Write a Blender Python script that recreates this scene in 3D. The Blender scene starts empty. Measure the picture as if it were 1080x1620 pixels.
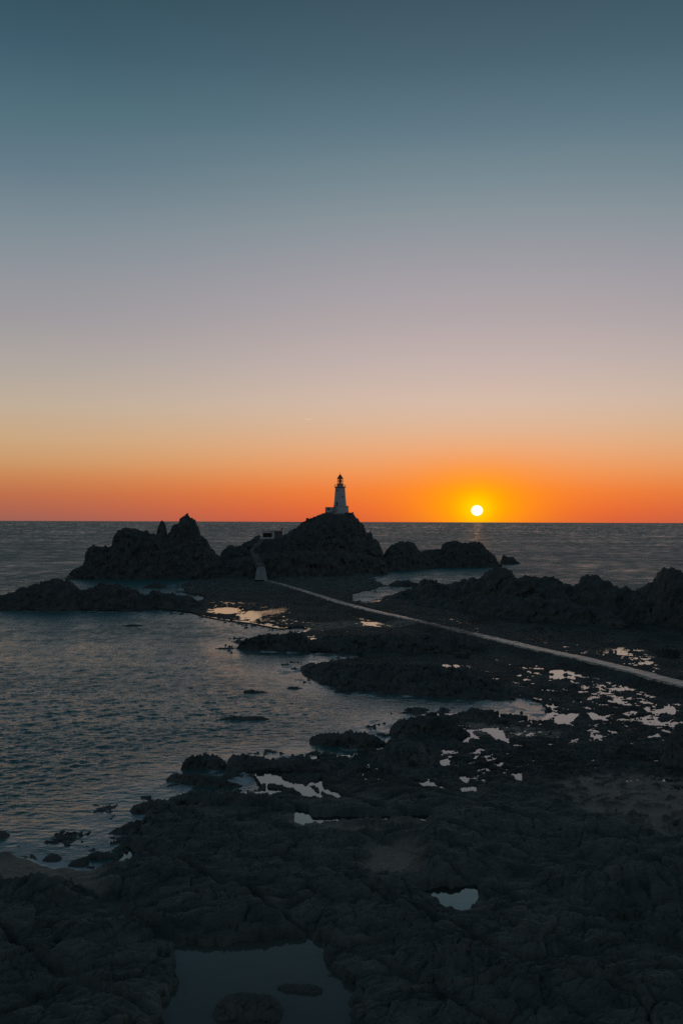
import bpy, bmesh, math, random
import numpy as np
from mathutils import Vector, Matrix, Euler

# ------------------------------------------------------------------ camera, sky, sun
SC = bpy.context.scene
COL = SC.collection
R = math.radians
H = 28.0                       # camera height over the low-tide water
F = 1575.0                     # 35 mm lens on a 24x36 mm portrait frame of 1080x1620
cam_d = bpy.data.cameras.new('camera')
cam = bpy.data.objects.new('camera', cam_d)
COL.objects.link(cam)
cam_d.sensor_fit = 'VERTICAL'
cam_d.sensor_height = 36.0
cam_d.lens = 35.0
cam_d.clip_start = 0.5
cam_d.clip_end = 200000.0
cam.location = (0, 0, H)
cam.rotation_euler = (R(90.553), R(-0.186), 0)
SC.camera = cam
CAM_M = np.array(Euler(cam.rotation_euler).to_matrix())

SUN_AZ, SUN_EL = R(7.74), R(0.66)
SUN_DIR = Vector((math.sin(SUN_AZ)*math.cos(SUN_EL), math.cos(SUN_AZ)*math.cos(SUN_EL), math.sin(SUN_EL)))

def lin(r, g, b):
    f = lambda c: (c/255)/12.92 if c/255 <= 0.04045 else (((c/255)+0.055)/1.055)**2.4
    return (f(r), f(g), f(b), 1.0)

world = bpy.data.worlds.new('World')
SC.world = world
world.use_nodes = True

def build_sky():
    nt = world.node_tree
    N, L = nt.nodes, nt.links
    bg = N['Background']
    def math_(op, a, b=None, c=None, clamp=False):
        n = N.new('ShaderNodeMath'); n.operation = op; n.use_clamp = clamp
        for i, v in enumerate((a, b, c)):
            if v is None: continue
            if isinstance(v, (int, float)): n.inputs[i].default_value = v
            else: L.new(v, n.inputs[i])
        return n.outputs[0]
    def ramp(fac, stops, interp='EASE'):
        n = N.new('ShaderNodeValToRGB'); n.color_ramp.interpolation = interp
        e = n.color_ramp.elements
        e[0].position, e[0].color = stops[0][0], stops[0][1]
        e[1].position, e[1].color = stops[-1][0], stops[-1][1]
        for p, c in stops[1:-1]:
            q = e.new(p); q.color = c
        L.new(fac, n.inputs[0])
        return n.outputs[0]
    def mix(fac, a, b, t='MIX'):
        n = N.new('ShaderNodeMix'); n.data_type = 'RGBA'; n.blend_type = t; n.clamp_factor = True
        for s, v in ((0, fac), (6, a), (7, b)):
            if isinstance(v, (int, float)): n.inputs[s].default_value = v
            elif isinstance(v, tuple): n.inputs[s].default_value = v
            else: L.new(v, n.inputs[s])
        return n.outputs[2]
    tc = N.new('ShaderNodeTexCoord')
    nv = N.new('ShaderNodeVectorMath'); nv.operation = 'NORMALIZE'
    L.new(tc.outputs['Generated'], nv.inputs[0])
    sp = N.new('ShaderNodeSeparateXYZ'); L.new(nv.outputs[0], sp.inputs[0])
    x, y, z = sp.outputs
    el = math_('ARCSINE', z)                                    # elevation
    az = math_('SUBTRACT', math_('ARCTAN2', x, y), SUN_AZ)      # azimuth from the sun
    aaz = math_('ABSOLUTE', az)
    fac = math_('DIVIDE', el, R(90), clamp=True)
    def st(rows, top):
        # rows: (photo row, rgb): row -> elevation / 90 degrees
        out = []
        for py, c in rows:
            e = math.degrees(math.atan((825 - py)/F))
            out.append((max(0.0, e/90), lin(*c)))
        out.append((0.52, lin(*top[0]))); out.append((1.0, lin(*top[1])))
        return out
    zen = ((50, 74, 92), (44, 66, 86))
    sunward = st([(825, (214, 92, 54)), (806, (228, 102, 50)), (778, (238, 122, 54)), (745, (236, 149, 90)), (712, (229, 167, 122)), (675, (217, 179, 149)),
                  (635, (208, 184, 168)), (575, (192, 176, 172)), (500, (173, 164, 167)), (430, (158, 156, 163)), (350, (137, 147, 154)),
                  (280, (116, 136, 145)), (200, (93, 119, 132)), (100, (73, 99, 113)), (0, (61, 86, 100))], zen)
    leftward = st([(825, (154, 97, 86)), (810, (170, 99, 80)), (785, (187, 110, 76)), (760, (198, 130, 84)), (735, (201, 152, 106)), (700, (200, 166, 129)),
                   (650, (190, 172, 152)), (590, (173, 165, 158)), (520, (156, 153, 157)), (450, (142, 147, 154)), (370, (122, 138, 147)),
                   (290, (98, 122, 135)), (200, (78, 109, 122)), (100, (61, 91, 107)), (0, (49, 78, 91))], zen)
    east = [(0.0, (0.135, 0.140, 0.155, 1)), (0.10, (0.165, 0.165, 0.185, 1)), (0.25, (0.13, 0.15, 0.17, 1)), (0.5, (0.045, 0.074, 0.098, 1)), (1.0, (0.026, 0.054, 0.08, 1))]
    def maprange(v, a, b, smooth=True):
        n = N.new('ShaderNodeMapRange'); n.interpolation_type = 'SMOOTHSTEP' if smooth else 'LINEAR'
        L.new(v, n.inputs[0]); n.inputs[1].default_value = a; n.inputs[2].default_value = b
        n.inputs[3].default_value = 0; n.inputs[4].default_value = 1
        return n.outputs[0]
    c = mix(maprange(aaz, R(1), R(29)), ramp(fac, sunward, 'LINEAR'), ramp(fac, leftward, 'LINEAR'))
    c = mix(maprange(aaz, R(32), R(85)), c, ramp(fac, east, 'LINEAR'))
    # forward scattering round the sun: a wide orange aureole and a small yellow one
    de = math_('SUBTRACT', el, SUN_EL)
    def aureole(sx, sz, off=0.0):
        u = math_('DIVIDE', az, R(sx)); v = math_('DIVIDE', math_('SUBTRACT', de, R(off)), R(sz))
        q = math_('ADD', math_('MULTIPLY', u, u), math_('MULTIPLY', v, v))
        return math_('POWER', 2.718, math_('MULTIPLY', q, -1.0))
    c = mix(math_('MULTIPLY', aureole(4.3, 2.1, 0.25), 0.95), c, lin(255, 146, 0))
    c = mix(math_('MULTIPLY', aureole(2.1, 1.5, 0.3), 0.75), c, lin(255, 172, 0))
    c = mix(math_('MULTIPLY', aureole(0.95, 0.8, 0.1), 0.9), c, lin(252, 214, 0))
    # a light share of the physical sky
    sk = N.new('ShaderNodeTexSky'); sk.sky_type = 'NISHITA'; sk.sun_disc = False
    sk.sun_elevation = SUN_EL; sk.sun_rotation = SUN_AZ
    L.new(tc.outputs['Generated'], sk.inputs[0]) if len(sk.inputs) else None
    c = mix(0.004, c, sk.outputs[0], 'ADD')
    # solar disc
    u = math_('DIVIDE', az, R(0.312)); v = math_('DIVIDE', de, R(0.28))
    q = math_('SQRT', math_('ADD', math_('MULTIPLY', u, u), math_('MULTIPLY', v, v)))
    disc = math_('SUBTRACT', 1.0, maprange(q, 0.86, 1.12))
    c = mix(disc, c, (2.6, 2.3, 2.0, 1))
    # below the horizon: dark water
    c = mix(maprange(el, R(-0.2), R(-2.5)), c, (0.012, 0.018, 0.022, 1)) if False else c
    low = math_('LESS_THAN', el, R(-0.25))
    c = mix(low, c, (0.03, 0.036, 0.042, 1))
    L.new(c, bg.inputs[0])
    bg.inputs[1].default_value = 1.0
build_sky()

sun_d = bpy.data.lights.new('sun', 'SUN')
sun_d.energy = 0.018
sun_d.angle = R(0.55)
sun_d.color = (1.0, 0.42, 0.12)
sun = bpy.data.objects.new('sun', sun_d)
COL.objects.link(sun)
sun.rotation_euler = SUN_DIR.to_track_quat('Z', 'Y').to_euler()

SC.view_settings.view_transform = 'Standard'
SC.view_settings.look = 'None'
SC.view_settings.exposure = 0
SC.view_settings.gamma = 1
SC.render.engine = 'CYCLES'
SC.cycles.use_denoising = False
SC.cycles.max_bounces = 6
SC.cycles.sample_clamp_indirect = 4.0

# ------------------------------------------------------------------ helpers
def ray(px, py):
    v = np.stack([(np.asarray(px, float)-540)/F, (810-np.asarray(py, float))/F, -np.ones_like(np.asarray(px, float)*1.0)], -1)
    return v @ CAM_M.T
def at_z(px, py, z=0.0):
    r = ray(px, py); t = (z-H)/r[..., 2]
    return np.stack([r[..., 0]*t, r[..., 1]*t, np.full(np.shape(t), z)], -1)
def at_d(px, py, d):
    r = ray(px, py); t = d/r[..., 1]
    return np.stack([r[..., 0]*t, r[..., 1]*t, H+r[..., 2]*t], -1)

def _hash(ix, iy, seed):
    with np.errstate(over='ignore'):
        h = (ix.astype(np.int64)*374761393 + iy.astype(np.int64)*668265263 + seed*1274126177) & 0xffffffff
        h = ((h ^ (h >> 13))*1274126177) & 0xffffffff
        h = ((h ^ (h >> 16))*2246822519) & 0xffffffff
        h = h ^ (h >> 15)
    return h
def _rnd(ix, iy, seed): return _hash(ix, iy, seed)/4294967296.0
def perlin(x, y, seed=0):
    x = np.asarray(x, float); y = np.asarray(y, float)
    ix = np.floor(x).astype(np.int64); iy = np.floor(y).astype(np.int64)
    fx, fy = x-ix, y-iy
    u = fx*fx*fx*(fx*(fx*6-15)+10); v = fy*fy*fy*(fy*(fy*6-15)+10)
    def g(dx, dy):
        a = _rnd(ix+dx, iy+dy, seed)*6.2831853
        return np.cos(a)*(fx-dx)+np.sin(a)*(fy-dy)
    a = g(0, 0)*(1-u)+g(1, 0)*u
    b = g(0, 1)*(1-u)+g(1, 1)*u
    return (a*(1-v)+b*v)*1.5
def fbm(x, y, seed=0, o=4, gain=0.5):
    s = 0; a = 1; t = 0
    for k in range(o):
        s = s+a*perlin(x*2**k+k*17.3, y*2**k-k*9.1, seed+k); t += a; a *= gain
    return s/t
def ridged(x, y, seed=0, o=3):
    s = 0; a = 1; t = 0
    for k in range(o):
        s = s+a*(1-2*np.abs(perlin(x*2**k+k*7.7, y*2**k+k*3.3, seed+k))); t += a; a *= 0.5
    return s/t
def worley(x, y, seed=0):
    x = np.asarray(x, float); y = np.asarray(y, float)
    ix = np.floor(x).astype(np.int64); iy = np.floor(y).astype(np.int64)
    f1 = np.full(x.shape, 9.0); f2 = np.full(x.shape, 9.0); cid = np.zeros(x.shape)
    tx = np.zeros(x.shape); ty = np.zeros(x.shape)
    for dx in (-1, 0, 1):
        for dy in (-1, 0, 1):
            jx, jy = ix+dx, iy+dy
            ox = jx+_rnd(jx, jy, seed)-x; oy = jy+_rnd(jx, jy, seed+11)-y
            d = np.sqrt(ox*ox+oy*oy)
            m = d < f1
            f2 = np.where(m, f1, np.minimum(f2, d))
            cid = np.where(m, _rnd(jx, jy, seed+23), cid)
            tx = np.where(m, ox, tx); ty = np.where(m, oy, ty)
            f1 = np.where(m, d, f1)
    return f1, f2, cid, tx, ty
def sstep(a, b, x):
    t = np.clip((x-a)/(b-a), 0, 1)
    return t*t*(3-2*t)
def blocks(x, y, s, seed):
    """jointed granite: tilted slabs of size s metres divided by cracks; about -0.5..0.5"""
    wx = x+0.20*s*perlin(x/s*0.8, y/s*0.8, seed+50); wy = y+0.20*s*perlin(x/s*0.8+31, y/s*0.8, seed+60)
    c, sn = math.cos(0.5), math.sin(0.5)
    rx, ry = (c*wx+sn*wy)/s, (-sn*wx+c*wy)/(s*0.62)
    f1, f2, cid, tx, ty = worley(rx, ry, seed)
    ta = cid*97.0 % 6.283
    tilt = (np.cos(ta)*tx+np.sin(ta)*ty)*0.5
    crack = sstep(0.0, 0.09, f2-f1)
    return (cid-0.5)*0.8+tilt*1.3-(1-crack)*0.28
def sdf(px, py, poly):
    """signed distance to a polygon of ground points (positive inside)"""
    P = np.asarray(poly, float)
    x = px; y = py
    d2 = np.full(x.shape, 1e12); ins = np.zeros(x.shape, bool)
    n = len(P)
    for i in range(n):
        ax, ay = P[i]; bx, by = P[(i+1) % n]
        ex, ey = bx-ax, by-ay
        l2 = ex*ex+ey*ey+1e-9
        t = np.clip(((x-ax)*ex+(y-ay)*ey)/l2, 0, 1)
        q = (x-ax-t*ex)**2+(y-ay-t*ey)**2
        d2 = np.minimum(d2, q)
        if ay != by:
            c = ((ay > y) != (by > y)) & (x < (bx-ax)*(y-ay)/(by-ay)+ax)
            ins ^= c
    return np.where(ins, 1, -1)*np.sqrt(d2)
def sdf_box(x, y, poly, pad):
    """sdf, worked out only near the polygon; far away it is just -pad"""
    P = np.asarray(poly, float)
    m = (x > P[:, 0].min()-pad) & (x < P[:, 0].max()+pad) & (y > P[:, 1].min()-pad) & (y < P[:, 1].max()+pad)
    out = np.full(x.shape, -float(pad))
    if m.any(): out[m] = sdf(x[m], y[m], P)
    return out
def poly_px(pts, z=0.0):
    a = np.array(pts, float)
    return at_z(a[:, 0], a[:, 1], z)[:, :2]

def mesh_obj(name, verts, faces, mat=None, parent=None, smooth=False, attrs=None):
    """one object from vertex and quad arrays"""
    verts = np.asarray(verts, np.float32); faces = np.asarray(faces, np.int32)
    me = bpy.data.meshes.new(name)
    me.vertices.add(len(verts)); me.vertices.foreach_set('co', verts.ravel())
    k = faces.shape[1]
    me.loops.add(faces.size); me.loops.foreach_set('vertex_index', faces.ravel())
    me.polygons.add(len(faces))
    me.polygons.foreach_set('loop_start', np.arange(0, faces.size, k, dtype=np.int32))
    me.update(calc_edges=True)
    if attrs:
        for an, av in attrs.items():
            a = me.attributes.new(an, 'FLOAT', 'POINT'); a.data.foreach_set('value', np.asarray(av, np.float32))
    if smooth: me.polygons.foreach_set('use_smooth', np.ones(len(faces), bool))
    if mat: me.materials.append(mat)
    o = bpy.data.objects.new(name, me); COL.objects.link(o)
    if parent: o.parent = parent
    return o
def grid_faces(nr, nc, mask=None):
    i = np.arange(nr*nc).reshape(nr, nc)
    q = np.stack([i[:-1, :-1], i[:-1, 1:], i[1:, 1:], i[1:, :-1]], -1)
    if mask is not None: q = q[mask]
    return q.reshape(-1, 4)
def compact(verts, faces, attrs=None):
    used = np.unique(faces)
    lut = np.zeros(len(verts), np.int32); lut[used] = np.arange(len(used))
    return verts[used], lut[faces], ({k: v[used] for k, v in attrs.items()} if attrs else None)

def tag(o, label=None, cat=None, group=None, kind=None):
    if label: o['label'] = label
    if cat: o['category'] = cat
    if group: o['group'] = group
    if kind: o['kind'] = kind
    return o
def empty(name, loc, label, cat, group=None):
    o = bpy.data.objects.new(name, None); COL.objects.link(o); o.location = loc
    o.empty_display_size = 0.5
    return tag(o, label, cat, group)
class MB:
    """collects shapes into one mesh"""
    def __init__(s): s.b = bmesh.new()
    def box(s, c, size, rz=0, bev=0):
        m = Matrix.Translation(c) @ Matrix.Rotation(rz, 4, 'Z') @ Matrix.Diagonal((*size, 1))
        g = bmesh.ops.create_cube(s.b, size=1, matrix=m)
        if bev:
            es = list({e for v in g['verts'] for e in v.link_edges})
            bmesh.ops.bevel(s.b, geom=es, offset=bev, segments=2, affect='EDGES')
        return s
    def lathe(s, prof, n=40, c=(0, 0, 0), cap=True):
        rings = []
        for r, z in prof:
            rings.append([s.b.verts.new((c[0]+r*math.cos(2*math.pi*k/n), c[1]+r*math.sin(2*math.pi*k/n), c[2]+z)) for k in range(n)])
        for a, b in zip(rings, rings[1:]):
            for k in range(n):
                s.b.faces.new((a[k], a[(k+1) % n], b[(k+1) % n], b[k]))
        if cap:
            s.b.faces.new(list(reversed(rings[0]))); s.b.faces.new(rings[-1])
        return s
    def tube(s, p, q, r, n=8):
        p, q = Vector(p), Vector(q); d = q-p
        m = Matrix.Translation((p+q)/2) @ d.to_track_quat('Z', 'Y').to_matrix().to_4x4()
        bmesh.ops.create_cone(s.b, cap_ends=True, segments=n, radius1=r, radius2=r, depth=d.length, matrix=m)
        return s
    def build(s, name, mat, parent=None, smooth=False):
        bmesh.ops.recalc_face_normals(s.b, faces=s.b.faces)
        me = bpy.data.meshes.new(name); s.b.to_mesh(me); s.b.free()
        if smooth:
            me.polygons.foreach_set('use_smooth', np.ones(len(me.polygons), bool))
        me.materials.append(mat)
        o = bpy.data.objects.new(name, me); COL.objects.link(o)
        if parent: o.parent = parent
        return o

# ------------------------------------------------------------------ materials
def new_mat(name):
    m = bpy.data.materials.new(name); m.use_nodes = True
    return m, m.node_tree.nodes, m.node_tree.links, m.node_tree.nodes['Principled BSDF']
def noise_node(N, L, scale, detail=4, vec=None, stretch=None):
    n = N.new('ShaderNodeTexNoise'); n.inputs['Scale'].default_value = scale; n.inputs['Detail'].default_value = detail
    g = N.new('ShaderNodeNewGeometry'); v = g.outputs['Position']
    if stretch:
        mp = N.new('ShaderNodeMapping'); mp.inputs['Scale'].default_value = stretch
        L.new(v, mp.inputs[0]); v = mp.outputs[0]
    L.new(v, n.inputs['Vector'])
    return n.outputs['Fac']
def mat_simple(name, col, rough=0.7, var=0.25, scale=0.8, spec=0.3, metal=0.0, bump=0.0):
    m, N, L, p = new_mat(name)
    f = noise_node(N, L, scale, 5)
    cr = N.new('ShaderNodeValToRGB')
    cr.color_ramp.elements[0].position = 0.3; cr.color_ramp.elements[1].position = 0.7
    cr.color_ramp.elements[0].color = tuple(c*(1-var) for c in col)+(1,)
    cr.color_ramp.elements[1].color = tuple(min(1, c*(1+var)) for c in col)+(1,)
    L.new(f, cr.inputs[0]); L.new(cr.outputs[0], p.inputs['Base Color'])
    p.inputs['Roughness'].default_value = rough; p.inputs['Metallic'].default_value = metal
    p.inputs['Specular IOR Level'].default_value = spec
    if bump:
        b = N.new('ShaderNodeBump'); b.inputs['Strength'].default_value = bump; b.inputs['Distance'].default_value = 0.05
        L.new(noise_node(N, L, scale*6, 4), b.inputs['Height']); L.new(b.outputs[0], p.inputs['Normal'])
    return m
def rock_material(name, a, b, bump_scale, bump_dist, sand=False):
    m, N, L, p = new_mat(name)
    f = noise_node(N, L, 0.35, 6)
    cr = N.new('ShaderNodeValToRGB'); e = cr.color_ramp.elements
    e[0].position, e[1].position = 0.34, 0.68
    e[0].color = a+(1,); e[1].color = b+(1,)
    L.new(f, cr.inputs[0]); col = cr.outputs[0]
    rough = 0.8
    if sand:
        at = N.new('ShaderNodeAttribute'); at.attribute_name = 'sand'
        f2 = noise_node(N, L, 1.1, 4)
        c2 = N.new('ShaderNodeValToRGB'); c2.color_ramp.elements[0].color = (0.165, 0.15, 0.13, 1); c2.color_ramp.elements[1].color = (0.27, 0.245, 0.21, 1)
        L.new(f2, c2.inputs[0])
        mx = N.new('ShaderNodeMix'); mx.data_type = 'RGBA'
        L.new(at.outputs['Fac'], mx.inputs[0]); L.new(col, mx.inputs[6]); L.new(c2.outputs[0], mx.inputs[7])
        col = mx.outputs[2]
        aw = N.new('ShaderNodeAttribute'); aw.attribute_name = 'wrack'
        mw = N.new('ShaderNodeMix'); mw.data_type = 'RGBA'
        L.new(aw.outputs['Fac'], mw.inputs[0]); L.new(col, mw.inputs[6]); mw.inputs[7].default_value = (0.037, 0.046, 0.043, 1)
        col = mw.outputs[2]
    L.new(col, p.inputs['Base Color'])
    p.inputs['Roughness'].default_value = rough
    p.inputs['Specular IOR Level'].default_value = 0.12
    b1 = N.new('ShaderNodeBump'); b1.inputs['Strength'].default_value = 0.8; b1.inputs['Distance'].default_value = bump_dist
    L.new(noise_node(N, L, bump_scale, 6), b1.inputs['Height'])
    vo = N.new('ShaderNodeTexVoronoi'); vo.feature = 'DISTANCE_TO_EDGE'; vo.inputs['Scale'].default_value = bump_scale*0.75
    g = N.new('ShaderNodeNewGeometry'); nz = N.new('ShaderNodeTexNoise'); nz.inputs['Scale'].default_value = bump_scale*0.8
    L.new(g.outputs['Position'], nz.inputs['Vector'])
    va = N.new('ShaderNodeVectorMath'); va.operation = 'ADD'; L.new(g.outputs['Position'], va.inputs[0]); L.new(nz.outputs['Color'], va.inputs[1])
    L.new(va.outputs[0], vo.inputs['Vector'])
    mr = N.new('ShaderNodeMapRange'); L.new(vo.outputs['Distance'], mr.inputs[0]); mr.inputs[2].default_value = 0.09
    b2 = N.new('ShaderNodeBump'); b2.inputs['Strength'].default_value = 0.5; b2.inputs['Distance'].default_value = bump_dist*0.5
    L.new(mr.outputs[0], b2.inputs['Height']); L.new(b1.outputs[0], b2.inputs['Normal'])
    L.new(b2.outputs[0], p.inputs['Normal'])
    return m
M_ROCK = rock_material('granite', (0.050, 0.066, 0.067), (0.098, 0.112, 0.109), 0.9, 0.5)
M_FORE = rock_material('weed_covered_rock', (0.054, 0.073, 0.073), (0.122, 0.138, 0.131), 1.6, 0.22, sand=True)
M_BOULDER = rock_material('boulder_granite', (0.052, 0.069, 0.070), (0.112, 0.127, 0.123), 2.2, 0.12)

def sea_material():
    m, N, L, p = new_mat('sea_water')
    at = N.new('ShaderNodeAttribute'); at.attribute_name = 'foam'
    mx = N.new('ShaderNodeMix'); mx.data_type = 'RGBA'
    mx.inputs[6].default_value = (0.036, 0.120, 0.118, 1); mx.inputs[7].default_value = (0.50, 0.54, 0.56, 1)
    L.new(at.outputs['Fac'], mx.inputs[0]); L.new(mx.outputs[2], p.inputs['Base Color'])
    ar = N.new('ShaderNodeAttribute'); ar.attribute_name = 'swell'      # wind streaks: rougher and calmer water
    mr = N.new('ShaderNodeMapRange'); L.new(ar.outputs['Fac'], mr.inputs[0])
    mr.inputs[3].default_value = 0.12; mr.inputs[4].default_value = 0.58
    ad = N.new('ShaderNodeMath'); ad.operation = 'MAXIMUM'
    L.new(mr.outputs[0], ad.inputs[0]); L.new(at.outputs['Fac'], ad.inputs[1])
    L.new(ad.outputs[0], p.inputs['Roughness'])
    p.inputs['IOR'].default_value = 1.27; p.inputs['Specular Tint'].default_value = (0.42, 0.80, 0.96, 1)
    b = N.new('ShaderNodeBump'); b.inputs['Strength'].default_value = 0.55; b.inputs['Distance'].default_value = 0.22
    L.new(noise_node(N, L, 1.35, 5, stretch=(0.5, 1.0, 1.0)), b.inputs['Height'])
    b2 = N.new('ShaderNodeBump'); b2.inputs['Strength'].default_value = 0.5; b2.inputs['Distance'].default_value = 0.55
    L.new(noise_node(N, L, 0.22, 4, stretch=(0.5, 1.0, 1.0)), b2.inputs['Height'])
    an = N.new('ShaderNodeAttribute'); an.attribute_name = 'chop'
    for q, st in ((b, 1.0), (b2, 0.45)):
        mm = N.new('ShaderNodeMath'); mm.operation = 'MULTIPLY'; mm.inputs[1].default_value = st
        L.new(an.outputs['Fac'], mm.inputs[0]); L.new(mm.outputs[0], q.inputs['Strength'])
    b3 = N.new('ShaderNodeBump'); b3.inputs['Strength'].default_value = 0.55; b3.inputs['Distance'].default_value = 1.6
    L.new(noise_node(N, L, 0.045, 5, stretch=(0.45, 1.0, 1.0)), b3.inputs['Height'])
    L.new(b3.outputs[0], b2.inputs['Normal']); L.new(b2.outputs[0], b.inputs['Normal']); L.new(b.outputs[0], p.inputs['Normal'])
    return m
M_SEA = sea_material()
def pool_material(name, ior, col):
    m, N, L, p = new_mat(name)
    p.inputs['Base Color'].default_value = col+(1,)
    p.inputs['Roughness'].default_value = 0.06
    p.inputs['Specular Tint'].default_value = (0.84, 1.0, 0.93, 1)
    p.inputs['IOR'].default_value = ior
    b = N.new('ShaderNodeBump'); b.inputs['Strength'].default_value = 0.15; b.inputs['Distance'].default_value = 0.02
    L.new(noise_node(N, L, 1.3, 2), b.inputs['Height']); L.new(b.outputs[0], p.inputs['Normal'])
    return m
M_POOL = pool_material('still_pool_water', 2.1, (0.012, 0.02, 0.022))
M_DEEP = pool_material('deep_pool_water', 1.24, (0.076, 0.090, 0.082))
M_WHITE = mat_simple('white_render', (0.44, 0.49, 0.52), 0.6, 0.08, 0.5)
M_WHITE2 = mat_simple('weathered_white_render', (0.30, 0.33, 0.35), 0.7, 0.15, 0.6)
M_CONC = mat_simple('grey_concrete', (0.22, 0.21, 0.20), 0.6, 0.2, 0.7, bump=0.3)
M_DARK = mat_simple('dark_paint', (0.03, 0.032, 0.035), 0.5, 0.2, 1.0)
M_DOME = mat_simple('dome_lead', (0.10, 0.11, 0.12), 0.5, 0.2, 1.0, metal=0.3)
M_VOID = mat_simple('dark_glass_and_opening_shade', (0.015, 0.017, 0.02), 0.35, 0.2, 1.0)  # window panes, and the painted shade inside the cabin opening

# ------------------------------------------------------------------ shore layout (ground outlines, traced once, then solid ground)
LAND = poly_px([
    (-330, 1390), (-200, 1368), (-60, 1360), (20, 1353), (60, 1352), (100, 1366), (135, 1372), (160, 1360), (168, 1338), (185, 1316), (205, 1300), (232, 1294), (262, 1286),
    (285, 1276), (262, 1270), (252, 1262), (285, 1252), (330, 1256), (372, 1254), (398, 1252), (385, 1236), (356, 1232), (350, 1222), (385, 1222), (420, 1206), (455, 1200), (490, 1196),
    (520, 1194), (560, 1190), (600, 1183), (622, 1168), (617, 1152), (640, 1140), (662, 1131), (705, 1127), (760, 1124), (800, 1132), (838, 1138), (848, 1124),
    (838, 1112), (812, 1106), (790, 1108), (740, 1106), (700, 1103), (620, 1097), (560, 1093), (535, 1089), (505, 1083), (488, 1079), (520, 1074),
    (482, 1068), (466, 1064), (478, 1056), (500, 1048), (530, 1042), (556, 1040), (555, 1034), (500, 1035), (478, 1033), (474, 1025), (464, 1031),
    (430, 1031), (405, 1029), (380, 1023), (380, 1015), (410, 1007), (470, 1001), (478, 996), (440, 997), (400, 990), (350, 982), (315, 977), (280, 969), (250, 966), (200, 968),
    (120, 966), (60, 966), (0, 967), (-120, 968), (-200, 962), (-120, 950), (0, 950), (120, 944), (240, 948), (300, 953), (318, 946), (300, 942), (285, 938), (292, 930), (283, 926), (300, 921),
    (345, 918), (380, 912), (480, 908), (560, 904), (600, 905), (608, 910), (588, 915), (606, 922), (608, 930), (585, 934), (568, 940), (558, 947), (575, 955), (592, 952), (622, 944),
    (650, 942), (690, 946), (760, 950), (860, 958), (960, 968), (1010, 972), (1080, 976), (1300, 985), (1620, 990), (2700, 1000), (2700, 1760), (-1500, 1760), (-1500, 1440), (-600, 1410)])
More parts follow.
